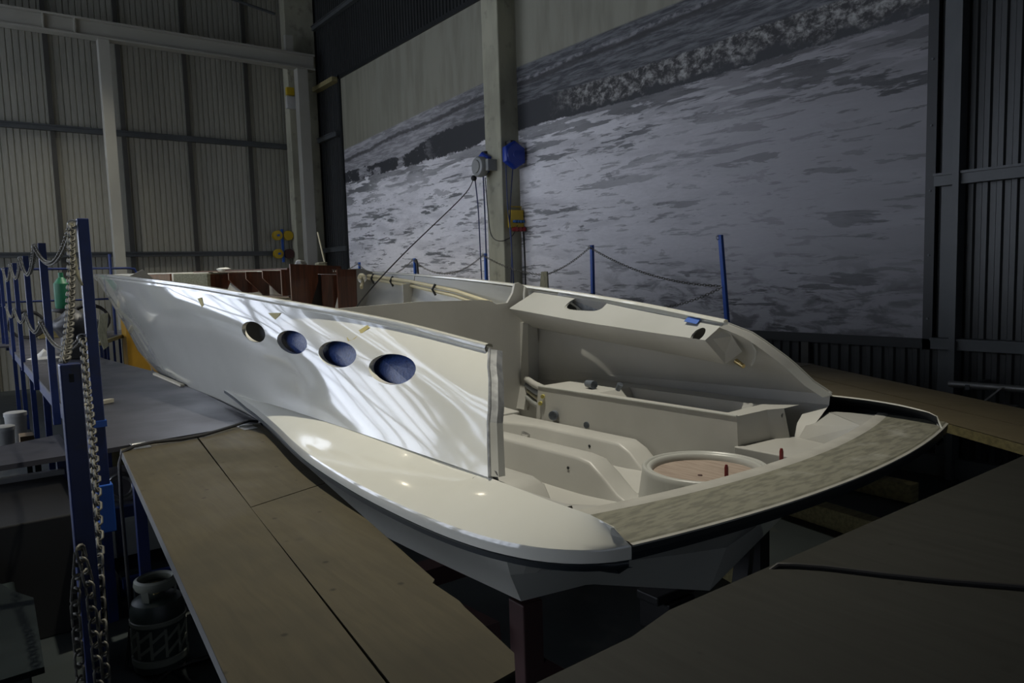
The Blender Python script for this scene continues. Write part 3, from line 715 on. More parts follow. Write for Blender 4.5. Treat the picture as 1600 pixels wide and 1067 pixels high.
put('channel_floor', MB().prism([B(2.6, -.40, -1.22), B(2.6, -.03, -1.22), B(4.6, -.03, -1.20), B(4.6, -.40, -1.20)], (0, 0, .012)), M['gelin'], boat)
put('cross_rib', MB().prism([B(4.35, -.60, -1.07), B(4.35, .7, -1.07), B(4.55, .7, -1.05), B(4.72, -.60, -1.05)], (0, 0, .02)), M['gelin'], boat, bevel=.008)
put('near_ledge', MB().quadgrid([[B(s_, b_+.03, -.803), B(s_, b_-.045, -.803), B(s_, b_-.05, -.82), B(s_+.01, b_-.06, -.93), B(s_+.05, min(.97, b_-.2), -.96)] for s_, b_ in ((1.82, 1.27), (1.95, 1.275), (2.1, 1.275), (2.22, 1.265), (2.5, 1.24), (2.9, 1.2))]), M['gelin'], boat, smooth=True, angle=30)
put('near_inner_wall', MB().quadgrid([[B(s, b, -.962), B(s+.0, b-.03, -1.24)] for s, b in ((2.25, .97), (2.4, .955), (2.6, .93), (4.8, .93))]), M['gelin'], boat)
# seat locker on the far side: closed box with a trough in its top
sb = MB()
zt = -.832; zbm = -1.24; bi = -.60
P = lambda s, b, z: B(s, b, z)
sb.quadgrid([[P(2.40, bi, zt), P(2.37, bi+.02, zbm)], [P(4.12, bi, zt), P(4.15, bi+.02, zbm)]])               # inner face
sb.quadgrid([[P(2.40, bi, zt), P(2.37, bi+.02, zbm)], [P(2.38, -.87, zt+.003), P(2.33, -.88, zbm)]])          # aft face
sb.quadgrid([[P(2.38, -.87, zt+.003), P(2.33, -.88, zbm)], [P(2.33, -.97, zt+.003), P(2.25, -.99, zbm)]])
sb.quadgrid([[P(4.12, bi, zt), P(4.15, bi+.02, zbm)], [P(4.12, -1.14, zt), P(4.15, -1.1, zbm)]])
sb.quadgrid([[P(2.40, bi, zt), P(2.38, -.87, zt+.003), P(2.33, -.98, zt+.003), P(2.33, -1.14, zt+.003)], [P(2.50, bi, zt), P(2.50, -.87, zt+.003), P(2.50, -.98, zt+.003), P(2.50, -1.14, zt+.003)]])
sb.quadgrid([[P(2.50, bi, zt), P(2.50, -.66, zt)], [P(3.57, bi, zt), P(3.57, -.68, zt)]])
sb.quadgrid([[P(2.50, -1.0, zt), P(2.50, -1.16, zt)], [P(3.57, -1.0, zt), P(3.57, -1.16, zt)]])
sb.quadgrid([[P(3.57, bi, zt), P(3.57, -1.16, zt)], [P(4.12, bi, zt), P(4.12, -1.16, zt)]])
seat_ = put('seat_locker', sb, M['gelin'], boat)
tr = MB(); q = [(2.50, -.66), (3.57, -.68), (3.57, -1.0), (2.50, -1.0)]; q2 = [(2.58, -.69), (3.52, -.71), (3.50, -.97), (2.58, -.97)]
tr.quadgrid([[P(s, b, zt) for s, b in q], [P(s, b, zt-.07) for s, b in q2]], False, True); tr.f.append(tuple(len(tr.v)-4+k for k in range(4)))
put('locker_trough', tr, M['gelin'], seat_)
put('locker_rim', MB().tube([P(2.40, bi, zt), P(4.12, bi, zt)], .007, 8), M['gellight'], seat_, smooth=True)
put('corner_step', MB().prism([P(1.93, -.57, -1.0), P(2.40, -.57, -1.0), P(2.40, -.57, -1.24), P(2.24, -.57, -1.24), P(1.97, -.57, -1.03)], BN*-.50), M['gelin'], boat, bevel=.006)
for i, (s, b, z) in enumerate(((2.352, -.965, -.872), (2.352, -.965, -.925))):
    put('hose_hole', MB().tube([P(s, b, z), P(s-.022, b, z)], .018, 16), M['stripe'], seat_, smooth=True)
BAn = -BA
def stub(name, p, d, r, L, m):
    d = Vector(d).normalized(); p = Vector(p)
    o = put(name, MB().tube([p, p+d*L*.5, p+d*L*.51, p+d*L, p+d*L, p+d*(L-.03)], [r, r, r*1.15, r*1.15, r*.92, r*.9], 20, cap=True), m, boat, smooth=True)
    put('pipe_bore', MB().tube([p+d*(L-.031), p+d*(L-.028)], r*.9, 20), M['dark'], o)
stub('drain_pipe', P(3.93, -.60, -1.02), BN*1+BAn*.5, .030, .06, M['pvc'])
stub('drain_pipe', P(3.60, -.60, -1.05), BN*1+BAn*.2, .020, .02, M['pvc'])
stub('deck_pipe', P(3.78, -.78, -.80), BAn*1+BN*.2, .026, .09, M['pvc'])
stub('deck_pipe', P(3.50, -.80, -.82), BAn*.6+Vector((0, 0, 1)), .018, .05, M['pvc'])
stub('yellow_cap', P(4.06, -.60, -.90), BN*1+BAn*.6, .013, .03, M['yellowcap'])
stub('yellow_cap', P(4.09, -.60, -.955), BN*1+BAn*.6, .013, .03, M['yellowcap'])
stub('through_hull_fitting', P(3.98, -.34, -1.17), Vector((0, 0, 1))+BAn*.3, .028, .05, M['chrome'])
for k, (m_, r_) in enumerate((('greyreel', .032), ('cream', .014), ('pvc', .030), ('gelin', .035))):
    put('hose_run', MB().tube([P(4.72, -.99, -1.03+.050*k), P(4.40, -.80, -1.02+.050*k), P(4.13, -.66, -1.01+.05*k)], r_*.8, 12), M[m_], boat, smooth=True)
for side in (-1, 1):
    gg = []
    put('cockpit_corner', MB().prism([P(1.89, 1.0*side, -.872), P(2.20, 1.25*side, -.872), P(2.26, 1.07*side, -.935), P(2.29, 1.0*side, -1.03), P(1.93, .93*side, -1.03)], BA*.004), M['gelin'], boat)
    for s_ in (2.20, 2.6, 3.1, 3.66, 4.3, 4.8):
        ib, iz = interp(BASE, s_)
        gg.append([P(s_, (ib-.03)*side, iz+.02), P(s_, (ib-.045)*side, iz-.06), P(s_, 1.07*side, -.93), P(s_, 1.0*side, -1.02), P(s_, .97*side, -1.25)])
    put('cockpit_side', MB().quadgrid(gg), M['gelin'], boat, smooth=True, angle=24)
# round hatch between the stringers
hs, hb, hz = 2.31, -.185, -1.03
hc = B(hs, hb, hz)
hatch_ = put('hatch_ring', MB().lathe([(.35, -.19), (.325, -.02), (.325, .004), (.317, .011), (.306, .010), (.300, -.001), (.295, .006), (.286, .006), (.276, -.002), (.270, -.022), (.270, -.045)], hc, 72), M['gellight'], boat, smooth=True, angle=60)
put('hatch_board', MB().lathe([(.0, -.030), (.270, -.030), (.270, -.04), (0, -.04)], hc, 64), M['hatchwood'], hatch_)
put('red_peg', MB().lathe([(.010, -.030), (.010, .03), (.006, .045), (0, .045)], B(2.165, -.165, hz), 12), M['red'], boat, smooth=True)
put('red_peg', MB().lathe([(.010, -.01), (.010, .045), (.006, .06), (0, .06)], B(1.96, -.33, -.955), 12), M['red'], boat, smooth=True)
put('pilot_hole', MB().lathe([(0, -.027), (.012, -.027), (.012, -.030)], B(2.30, -.13, hz), 12), M['rust'], hatch_)
for s, b, z, d in ((3.35, -.368, -1.12, 1), (3.0, .148, -1.10, 1)):
    put('limber_hole', MB().tube([P(s, b, z), P(s, b+.004*d, z)], .009, 12), M['dark'], boat)
put('ledge_drain', MB().lathe([(0, .002), (.014, .002), (.014, -.01)], B(2.30, 1.235, -.803), 16), M['stripe'], boat)

# cream hose pairs inside the far side, film behind the ports
for j in (0, 1):
    put('water_pipe', MB().tube([P(8.6, -1.20, .085-.035*j), P(7.95, -1.21, .055-.035*j), P(6.9, -1.20, -.035-.045*j), P(5.9, -1.10, -.135-.05*j), P(5.2, -1.0, -.24-.05*j)], .017, 10), M['cream'], boat, smooth=True)
for s, z in ((7.75, .025), (7.3, -.01), (6.3, -.105)):
    put('pipe_clip', MB().tube([P(s, -1.205+.08*(s < 7), z+.04), P(s+.02, -1.18+.08*(s < 7), z-.015), P(s, -1.205+.08*(s < 7), z-.075)], .012, 8), M['black'], boat, smooth=True)
put('water_pipe', MB().tube([P(7.93, -1.13, .03), P(7.85, -1.11, -.02), P(7.75, -1.04, -.09)], .02, 10), M['cream'], boat, smooth=True)
def side_b(s, z):
    """half-breadth of the topside at station s, height z (linear between the four rows)"""
    q = []
    for t in (SHEER, UP1, UP2, BASE):
        b, zz = interp(t, s); q.append((zz, b))
    for (z0, b0), (z1, b1) in zip(q, q[1:]):
        if z0 >= z >= z1: return b0+(b1-b0)*(z-z0)/(z1-z0)
    return q[0][1] if z > q[0][0] else q[-1][1]
put('window_film', MB().quadgrid([[P(s, side_b(s, z)-.06, z) for z in (zc-.13, zc, zc+.12)] for s, zc in ((2.85, -.47), (3.4, -.44), (4.0, -.41), (4.72, -.36))]), M['film'], boat)
put('dark_port_backing', MB().quadgrid([[P(s, side_b(s, -.33)-.12, z) for z in (-.6, -.33, -.16)] for s in (4.83, 5.2, 5.6)]), M['dark'], boat)  # added dark sheet behind the first port, standing in for shade inside
for pts in ([(3.61, -.262), (3.64, -.25), (3.78, -.32), (3.75, -.34), (3.70, -.325)], [(4.78, -.20), (4.60, -.195), (4.62, -.215), (4.67, -.24)], [(6.12, -.11), (6.02, -.10), (6.0, -.16), (6.06, -.18)]):
    P0 = [P(s, side_b(s, z)+.008, z) for s, z in pts]
    put('masking_tape', MB().prism(P0, BN*.003), M['tapey'], boat)

# ------------------------------------------------------------------ joinery standing in the hull
cab = thing('mahogany_cabinet', 'tall varnished mahogany cabinet carcass standing inside the hull beyond the grey bulkhead', 'cabinet', B(8.2, -0.698, -.9), TH)
zb_, zt_ = -.9, .20
put('top_rail', MB().prism([B(8.15, -0.360, .205), B(8.15, -0.990, .17), B(8.15, -0.990, .07), B(8.15, -0.360, .10)], BA*.03), M['mahog'], cab)
put('side_panel', MB().prism([B(8.15, b, z) for b, z in ((-.36, .10), (-.69, .09), (-.69, .0), (-.57, -.32), (-.57, -.9), (-.36, -.9))], BA*.03), M['mahog'], cab)
put('recess_strip', MB().prism([B(8.3, b, z) for b, z in ((-.66, .08), (-.80, .08), (-.80, -.9), (-.66, -.9))], BA*.03), M['blacksteel'], cab)
put('back_panel', MB().prism([B(8.25, b, z) for b, z in ((-.78, .08), (-1.0, .07), (-1.0, -.1), (-.93, -.33), (-.93, -.9), (-.78, -.9))], BA*.02), M['mahog'], cab)
put('stile', MB().prism([B(8.15, b, z) for b, z in ((-.965, .09), (-1.01, .09), (-1.01, -.9), (-.965, -.9))], BA*.03), M['mahog'], cab)
put('end_panel', MB().prism([B(7.72, -.735, .125), B(7.72, -.97, .12), B(7.72, -.95, -.9), B(7.72, -.735, -.9)], BA*.03), M['mahog'], cab)
for k in range(3): put('hook', MB().tube([B(8.14, -0.866-.028*k, .135), B(8.12, -0.872-.028*k, .12), B(8.13, -0.877-.028*k, .105)], .005, 6), M['chrome'], cab)
sh = thing('mahogany_shelf_unit', 'long low mahogany shelf carcass with cut-out dividers, left of the tall cabinet', 'shelf unit', B(11, -.8, -.6), TH)
put('top_board', MB().prism([B(9.0, -.92, .155), B(12.9, -.86, .205), B(12.9, -.6, .205), B(9.0, -.66, .155)], (0, 0, .02)), M['mahog'], sh)
put('bottom_board', MB().prism([B(9.0, -.92, -.20), B(12.0, -.88, -.17), B(12.0, -.6, -.17), B(9.0, -.66, -.20)], (0, 0, .02)), M['mahog'], sh)
for i, s in enumerate((9.05, 9.7, 10.35, 11.1, 12.0)):
    put('divider', MB().prism([B(s, -.92, .155), B(s, -.60, .16), B(s, -.60, .06), B(s, -.82, -.16), B(s, -.92, -.19)] if i in (1, 2, 3) else [B(s, -.92, .155), B(s, -.60, .16), B(s, -.60, -.17), B(s, -.92, -.19)], BA*.03), M['mahog'], sh)
put('back_board', MB().prism([B(10.9, -.93, .17), B(12.9, -.88, .205), B(12.9, -.88, -.2), B(10.9, -.93, -.2)], BN*-.02), M['mahog'], sh)

o = put('beige_sheet', MB().prism([B(8.9, -.98, .08), B(11.6, -.95, .10), B(11.6, -.98, -.5), B(8.9, -.98, -.5)], BN*-.02), M['beige']); recentre(o, B(10, -.98, -.5)); tag(o, 'beige lining panel seen through the cut-outs behind the mahogany shelf unit', 'panel')
o = put('beige_board', MB().prism([B(8.75, -.50, -.22), B(10.8, -.50, -.22), B(10.8, -.9, -.22), B(8.75, -.9, -.22)], (0, 0, -.02)), M['beige']); recentre(o, B(9.5, -.7, -.24)); tag(o, 'flat beige board lying under the mahogany shelf unit inside the hull', 'board')
o = put('foam_block', MB().prism([B(12.0, -.55, .175), B(13.6, -.45, .205), B(13.6, -.45, -.1), B(12.0, -.55, -.1)], BN*-.25), M['foam'], bevel=.01); recentre(o, B(12.8, -.6, -.1)); tag(o, 'greenish foam block between two mahogany panels near the bow', 'foam block')
o = put('mahogany_offcut', MB().prism([B(13.7, -.42, .205), B(15.0, -.32, .22), B(15.0, -.32, 0), B(13.7, -.42, 0)], BN*-.03), M['mahog']); recentre(o, B(14.3, -.35, 0)); tag(o, 'small mahogany panel nearest the bow, showing over the gunwale', 'panel')
def lump(name, c, r, m, lbl, cat, sq=.5):
    bm = bmesh.new(); bmesh.ops.create_icosphere(bm, subdivisions=3, radius=1)
    rnd = random.Random(name); ph = [rnd.uniform(0, 6) for _ in range(6)]
    for v in bm.verts:
        k = 1+.18*sin(v.co.x*4+ph[0])+.14*sin(v.co.y*5+ph[1])+.1*sin(v.co.z*6+ph[2]); v.co = Vector((v.co.x*r[0]*k, v.co.y*r[1]*k, max(-.6, v.co.z)*r[2]*k))
    me = bpy.data.meshes.new(name); bm.to_mesh(me); bm.free(); me.materials.append(m)
    for p in me.polygons: p.use_smooth = True
    o = bpy.data.objects.new(name, me); COL.objects.link(o); o.location = c; return tag(o, lbl, cat)
lump('crumpled_bag', B(8.2, -.50, .215), (.07, .06, .03), M['white'], 'crumpled white bag on top of the tall mahogany cabinet, left side', 'bag')
lump('cloth_bundle', B(8.2, -.76, .20), (.08, .06, .025), M['cloth'], 'flattened beige cloth bundle on the tall cabinet, right side', 'cloth')
lump('rounded_lid', B(11.4, -.64, .215), (.09, .09, .035), M['white'], 'white rounded lid lying on the long mahogany shelf unit', 'lid')
o = put('thin_batten', MB().tube([B(8.6, -1.0, .16), B(8.9, -1.05, .62)], .010, 6), M['cream']); recentre(o, B(8.6, -1.0, .16)); tag(o, 'thin pale batten leaning up behind the tall mahogany cabinet', 'batten')

# ------------------------------------------------------------------ supports under the boat
def stand(label, x, y, ztop, m, brace=None):
    t = thing('boat_stand', label, 'stand', (x, y, 0)); put('post', MB().box((x-.05, y-.05, 0), (x+.05, y+.05, ztop)), m, t, bevel=.006)
    put('foot', MB().box((x-.2, y-.2, 0), (x+.2, y+.2, .03)), m, t)
    if brace: put('brace', MB().beam(*brace, .07, .07), m, t)
    return t
stand('red-brown steel post carrying the near stern corner of the boat', 2.27, -1.73, ZC-1.305, M['rust'], ((2.27, -1.78, .7), (2.27, -2.6, .04)))
t = thing('a_frame_stand', 'black A-shaped steel stand under the far side of the stern', 'stand', (2.75, -4.15, 0))
put('post', MB().box((2.70, -4.06, 0), (2.80, -3.96, ZC-1.0)), M['blacksteel'], t); put('post', MB().beam((2.75, -4.0, ZC-1.02), (2.60, -3.55, 0), .09, .09), M['blacksteel'], t)
put('foot', MB().box((2.45, -4.1, 0), (2.95, -3.4, .04)), M['blacksteel'], t)
t = thing('cradle_beam', 'dark steel cross beam on legs under the stern of the hull', 'cradle', (4.0, -2.8, 0))
put('beam', MB().box((3.92, -3.7, .34), (4.08, -1.75, .46)), M['rust'], t); put('leg', MB().box((3.94, -3.65, 0), (4.06, -3.53, .34)), M['rust'], t); put('leg', MB().box((3.94, -1.95, 0), (4.06, -1.83, .34)), M['rust'], t)
put('pad', MB().box((3.92, -2.95, .46), (4.08, -2.65, .56)), M['timber'], t)
t = thing('cradle_beam', 'dark steel cross beam on legs under the middle of the hull', 'cradle', (9.0, -2.6, 0))
put('beam', MB().box((8.92, -3.5, .34), (9.08, -1.8, .44)), M['rust'], t); put('leg', MB().box((8.94, -3.45, 0), (9.06, -3.33, .34)), M['rust'], t); put('leg', MB().box((8.94, -2.0, 0), (9.06, -1.88, .34)), M['rust'], t)
t = thing('cradle_beam', 'dark steel cross beam on legs under the bow end of the hull', 'cradle', (12.2, -2.5, 0))
put('beam', MB().box((12.12, -3.1, .30), (12.28, -1.9, .42)), M['rust'], t); put('leg', MB().box((12.14, -3.05, 0), (12.26, -2.93, .30)), M['rust'], t); put('leg', MB().box((12.14, -2.1, 0), (12.26, -1.98, .30)), M['rust'], t)
o = put('side_beam', MB().beam((3.4, -1.75, ZC-1.62), (2.35, -1.62, ZC-1.45), .07, .08), M['rust']); recentre(o, (3, -1.7, .8)); tag(o, 'red-brown steel beam running forward from the near stern post', 'beam')

# ================================================================== PLATFORMS (tops at ZP)
ZP = ZC-1.0
def slab(pts, t=.03, z=ZP): return MB().prism([(x, y, z) for x, y in pts], (0, 0, -t))
# left walkway
t = thing('work_platform', 'long grey plywood walkway on blue steel legs along the near side of the boat', 'platform', (11, -.8, 0))
put('deck_board', slab([(5.11, -.62), (5.24, -1.66), (7.0, -1.72), (8.6, -1.72), (9.3, -1.75), (11.6, -1.55), (11.6, -.62)]), M['plygrey'], t)
put('deck_board', slab([(11.62, -.62), (11.62, -1.55), (13.95, -1.50), (16.0, -2.15), (16.0, -.62)]), M['plygrey'], t)
put('edge_beam', MB().box((5.15, -.68, ZP-.13), (16.0, -.62, ZP-.03)), M['blue'], t); put('edge_beam', MB().beam((5.3, -1.58, ZP-.08), (11.5, -1.60, ZP-.08), .06, .10), M['blue'], t)
put('edge_beam', MB().beam((5.18, -.66, ZP-.08), (5.32, -1.6, ZP-.08), .06, .10), M['timber'], t)
for x in (5.6, 7.6, 9.6, 11.6, 13.6, 15.6):
    put('leg', MB().box((x-.03, -.70, 0), (x+.03, -.64, ZP-.12)), M['blue'], t)
    put('leg', MB().box((x-.03, -1.62, 0), (x+.03, -1.56, ZP-.05)), M['blue'], t)
o = put('timber_offcut', MB().beam((6.95, -.70, ZP+.02), (7.15, -.98, ZP+.02), .05, .035), M['palewood'], bevel=.004); recentre(o, (7.05, -.84, ZP)); tag(o, 'short pale timber offcut lying on the grey walkway beside a railing post', 'timber')
o = put('timber_offcut', MB().beam((9.0, -1.68, ZP+.012), (7.7, -1.68, ZP+.012), .04, .022), M['palewood'], bevel=.003); recentre(o, (8.3, -1.68, ZP)); tag(o, 'thin pale batten on the walkway edge beside the hull', 'timber')
# cross platform beyond the bow
t = thing('cross_platform', 'grey plywood platform beyond the bow with a blue slatted rail below its edge', 'platform', (18, -1.5, 0))
put('deck_board', slab([(16.02, .6), (16.02, -2.16), (18.2, -3.0), (18.2, -6.95), (19.1, -6.95), (19.1, .6)]), M['plygrey'], t)
put('edge_trim', MB().beam((13.95, -1.52, ZP-.02), (18.2, -3.02, ZP-.02), .06, .07), M['timber'], t)
for k in range(9):
    f = k/8; x, y = 14.0+4.1*f, -1.58-1.44*f
    put('slat', MB().box((x-.02, y-.03, ZP-1.0), (x+.02, y+.01, ZP-.04)), M['blue'], t)
put('rail', MB().beam((14.0, -1.58, ZP-.95), (18.1, -3.02, ZP-.95), .05, .05), M['blue'], t)
for x, y in ((16.4, .4), (18.8, .4), (18.8, -2.5), (18.8, -6.8), (16.4, -2.2)): put('leg', MB().box((x-.03, y-.03, 0), (x+.03, y+.03, ZP-.03)), M['blue'], t)
t = thing('plywood_flap', 'tan plywood flap of two boards hinged to the walkway, in the left foreground', 'board', (3.3, -1, ZP))
A0, A1, D0, D1, E0, E1 = Vector((5.04, -.72)), Vector((5.235, -1.635)), Vector((1.50, -.44)), Vector((1.46, -1.10)), None, None
mid0 = Vector((5.135, -1.18)); mid1 = Vector((1.20, -.735))
put('board', slab([A0, mid0-Vector((0, -.006)), Vector((1.41, -.748)), Vector((1.41, -.425))], .035), M['ply'], t)
put('board', slab([mid0-Vector((0, .006)), A1, Vector((3.42, -1.375)), Vector((3.28, -.965))], .035), M['ply'], t)
put('board', slab([Vector((3.27, -.962)), Vector((3.41, -1.373)), Vector((2.05, -1.185)), Vector((2.03, -1.165)), Vector((1.86, -1.16)), Vector((1.82, -1.15)), Vector((1.50, -1.10)), Vector((1.43, -1.05)), Vector((1.41, -.90)), Vector((1.41, -.758))], .035), M['ply'], t)
put('edge_strip', MB().prism([(5.04, -.715, ZP-.002), (1.41, -.427, ZP-.002), (1.41, -.421, ZP-.03), (5.04, -.709, ZP-.03)], (0, -.012, 0)), M['edgepale'], t)
put('bearer', MB().beam((1.46, -.5, ZP-.09), (1.55, -1.06, ZP-.09), .10, .10), M['timber'], t); put('bearer', MB().beam((4.95, -.76, ZP-.08), (5.12, -1.55, ZP-.08), .08, .09), M['timber'], t)
put('support_post', MB().box((4.82, -.80, 0), (4.88, -.74, ZP-.035)), M['blue'], t); put('support_post', MB().box((1.9, -.70, 0), (1.96, -.64, ZP-.035)), M['blue'], t)
# right foreground platform
t = thing('foreground_platform', 'large dusty plywood platform filling the right foreground', 'platform', (.5, -2.5, 0))
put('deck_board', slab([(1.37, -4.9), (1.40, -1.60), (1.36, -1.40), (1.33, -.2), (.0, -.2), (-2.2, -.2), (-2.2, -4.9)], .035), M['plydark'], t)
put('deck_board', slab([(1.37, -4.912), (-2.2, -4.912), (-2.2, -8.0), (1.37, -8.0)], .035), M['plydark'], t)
put('edge_beam', MB().box((1.24, -8.0, ZP-.15), (1.34, -.25, ZP-.036)), M['blue'], t)
for x, y in ((1.2, -.4), (1.2, -4.4), (1.2, -7.8), (-2, -.4), (-2, -7.8)): put('leg', MB().box((x-.03, y-.03, 0), (x+.03, y+.03, ZP-.036)), M['blue'], t)
# far walkway and its diagonal board
t = thing('far_walkway', 'ochre plywood walkway on the far side of the boat, below the sea mural', 'platform', (11, -6, 0))
put('deck_board', slab([(4.1, -6.95), (4.1, -5.3), (5.5, -5.0), (9, -4.7), (12, -4.6), (18.1, -4.4), (18.1, -6.95)]), M['plyfar'], t)
for x in (4.4, 6.9, 9.4, 12, 14.6, 17.5): put('leg', MB().box((x-.03, -6.92, 0), (x+.03, -6.86, ZP-.03)), M['blue'], t); put('leg', MB().box((x-.03, -5.2, 0), (x+.03, -5.14, ZP-.03)), M['blue'], t)
t = thing('diagonal_board', 'ochre plywood board bridging diagonally from the far walkway towards the right foreground', 'board', (2.8, -5.7, ZP))
put('board', slab([(4.08, -6.90), (1.39, -5.42), (1.39, -4.94), (4.08, -6.36)], .03), M['plyfar'], t)
put('board', slab([(4.08, -6.345), (1.39, -4.925), (1.39, -4.50), (1.91, -4.80), (2.5, -5.12), (4.08, -5.35)], .03), M['plyfar'], t)
put('edge_strip', MB().prism([(1.39, -4.495, ZP-.0), (1.91, -4.795, ZP-.0), (2.5, -5.115, ZP), (2.5, -5.115, ZP-.055), (1.91, -4.795, ZP-.055), (1.39, -4.495, ZP-.055)], (0, -.02, 0)), M['timber'], t)

# hinges and cables
hng = None
for i, (x, y, l) in enumerate(((5.165, -1.52, 'bright steel hinge plate on the seam beside the hull'), (5.07, -.83, 'dusty steel hinge plate on the seam near the railing'))):
    if hng is None:
        hng = thing('hinge', l, 'hinge', (x, y, ZP), group='hinges on the plywood seam')
        put('leaf', MB().box((-.125, -.045, .0), (-.012, .045, .004)), M['galv'], hng, world=False, bevel=.001); put('leaf', MB().box((.012, -.045, .0), (.09, .045, .004)), M['galv'], hng, world=False, bevel=.001)
        put('knuckle', MB().tube([(0, -.045, .004), (0, .045, .004)], .011, 10), M['galv'], hng, world=False, smooth=True)
    else:
        t = hng.copy(); COL.objects.link(t); t.location = (x, y, ZP); t['label'] = l
        for ch in hng.children: c = ch.copy(); COL.objects.link(c); c.parent = t
o = put('black_cable', MB().tube([(5.22, -1.62, ZP+.015), (5.19, -1.55, ZP+.035), (5.12, -1.40, ZP+.022), (5.02, -1.2, ZP+.014), (4.99, -1.05, ZP+.014), (4.99, -.90, ZP+.022), (4.97, -.78, ZP+.018), (4.93, -.71, ZP+.0), (4.90, -.685, ZP-.06), (4.88, -.675, ZP-.3), (4.82, -.67, ZP-1.0), (4.8, -.62, .02), (4.7, -.8, .012), (4.0, -1.0, .012)], .011, 8), M['black'], smooth=True); recentre(o, (5, -1.1, ZP)); tag(o, 'black cable running along the plywood seam and down at the corner post', 'cable')
o = put('grey_cable', MB().tube([(1.40, -1.98, ZP-.20), (1.40, -2.04, ZP-.03), (1.37, -2.11, ZP+.010), (1.33, -2.15, ZP+.010), (1.26, -2.205, ZP+.010), (1.11, -2.29, ZP+.010), (.96, -2.385, ZP+.010), (.79, -2.51, ZP+.010), (.2, -2.98, ZP+.010)], .008, 8), M['black'], smooth=True); recentre(o, (1, -2.3, ZP)); tag(o, 'dark cable lying across the right foreground platform', 'cable')

# ------------------------------------------------------------------ posts and chains
def catenary(a, b, sag, n=60):
    a, b = Vector(a), Vector(b); return [a.lerp(b, i/n)+Vector((0, 0, -sag*4*(i/n)*(1-i/n))) for i in range(n+1)]
def chain_mb(pts, L=.034, W=.020, r=.0032, seg=10, rn=4):
    mb = MB(); pitch = L-2*r*1.15; acc = [0]
    for p, q in zip(pts, pts[1:]): acc.append(acc[-1]+(q-p).length)
    n = int(acc[-1]/pitch); j = 0
    for k in range(n):
        t = (k+.5)*pitch
        while j < len(acc)-2 and acc[j+1] < t: j += 1
        f = (t-acc[j])/(acc[j+1]-acc[j]); c = pts[j].lerp(pts[j+1], f); d = (pts[j+1]-pts[j]).normalized()
        ref = Vector((0, 0, 1)) if abs(d.z) < .8 else Vector((.6, .8, 0)); sd = d.cross(ref).normalized()
        if k % 2: sd = d.cross(sd)
        sd = (sd+d.cross(sd)*.25).normalized(); mb.link(c, d, sd, L, W, r, seg, rn)
    return mb
def chain(label, a, b, sag, group=None, L=.034, W=.020, r=.0032, mat='chain', pts=None):
    p = pts or catenary(a, b, sag); o = put('railing_chain', chain_mb(p, L, W, r), M[mat], smooth=True, angle=180); recentre(o, p[0]); return tag(o, label, 'chain', group)
def post(label, x, y, z0, z1, wdt=.055, lean=(0, 0), m='blue', group=None, rings=(), name='railing_post'):
    t = thing(name, label, 'post', (x, y, z0), group=group); h = wdt/2; top = Vector((x+lean[0], y+lean[1], z1))
    put('tube', MB().prism([(x-h, y-h, z0), (x+h, y-h, z0), (x+h, y+h, z0), (x-h, y+h, z0)], top-Vector((x, y, z0))), M[m], t, bevel=.005)
    for z in rings:
        f = (z-z0)/(z1-z0); c = Vector((x+lean[0]*f+.01, y+lean[1]*f+.0, z))+Vector((0, 1, 0))*(h+.018)
        put('eye_ring', MB().link(c, Vector((0, 1, 0)), Vector((0, 0, 1)), .044, .044, .0045, 16, 6), M['galv'], t, smooth=True)
    return t
TOPZ, MIDZ = ZC+.375, ZC-.27
LP = [(4.58, -.555, 'blue railing post nearest the plywood seam, with a grey strap on top'), (7.07, -.555, 'blue railing post on the walkway, second from the plywood seam'), (9.70, -.60, 'blue railing post on the walkway, third from the plywood seam'), (12.2, -.62, 'blue railing post on the walkway, fourth from the plywood seam'), (14.4, -.62, 'blue railing post on the walkway, fifth from the plywood seam'), (16.6, -.62, 'blue railing post at the far left end of the walkway')]
for i, (x, y, l) in enumerate(LP):
    p = post(l, x, y, ZP-(.35 if i == 0 else .12), TOPZ, rings=(TOPZ-.03, MIDZ), group='blue posts along the left walkway')
    if i == 0:
        put('strap', MB().tube([(4.56, -.50, TOPZ-.03), (4.54, -.485, TOPZ-.12), (4.53, -.50, TOPZ-.30), (4.54, -.525, TOPZ-.36)], [.012, .016, .014, .006], 8), M['cloth'], p, smooth=True)
        put('socket', MB().box((4.54, -.595, ZP-.36), (4.62, -.515, ZP-.09)), M['bluebright'], p, bevel=.006); put('collar', MB().box((4.545, -.59, ZP+.235), (4.615, -.52, ZP+.27)), M['bluebright'], p)
for i in range(4):
    (x0, y0, _), (x1, y1, _) = LP[i], LP[i+1]
    wn_ = ('first', 'second', 'third', 'fourth')[i]
    chain('upper railing chain sagging between the %s pair of blue posts on the left walkway' % wn_, (x0, y0+.05, TOPZ-.03), (x1, y1+.05, TOPZ-.03), .20 if i else .17, 'upper chains of the left railing', .05, .030, .0052)
    chain('lower railing chain sagging between the %s pair of blue posts on the left walkway' % wn_, (x0, y0+.05, MIDZ), (x1, y1+.05, MIDZ), .13, 'lower chains of the left railing', .05, .030, .0052)
fgp = post('thick dark-blue post in the left foreground with a rusted slot near its top', 2.98, -.285, .0, ZC-.262, .065, m='blue', group=None, name='foreground_post')
put('slot', MB().box((2.940, -.292, ZC-.325), (2.947, -.278, ZC-.295)), M['dark'], fgp)
chain('heavy chain dropping from the strapped post to the foreground post top', (4.58, -.50, TOPZ-.03), (2.98, -.265, ZC-.262), .0, None, .052, .032, .0058, pts=catenary((4.56, -.50, TOPZ-.03), (2.98, -.27, ZC-.262), .10))
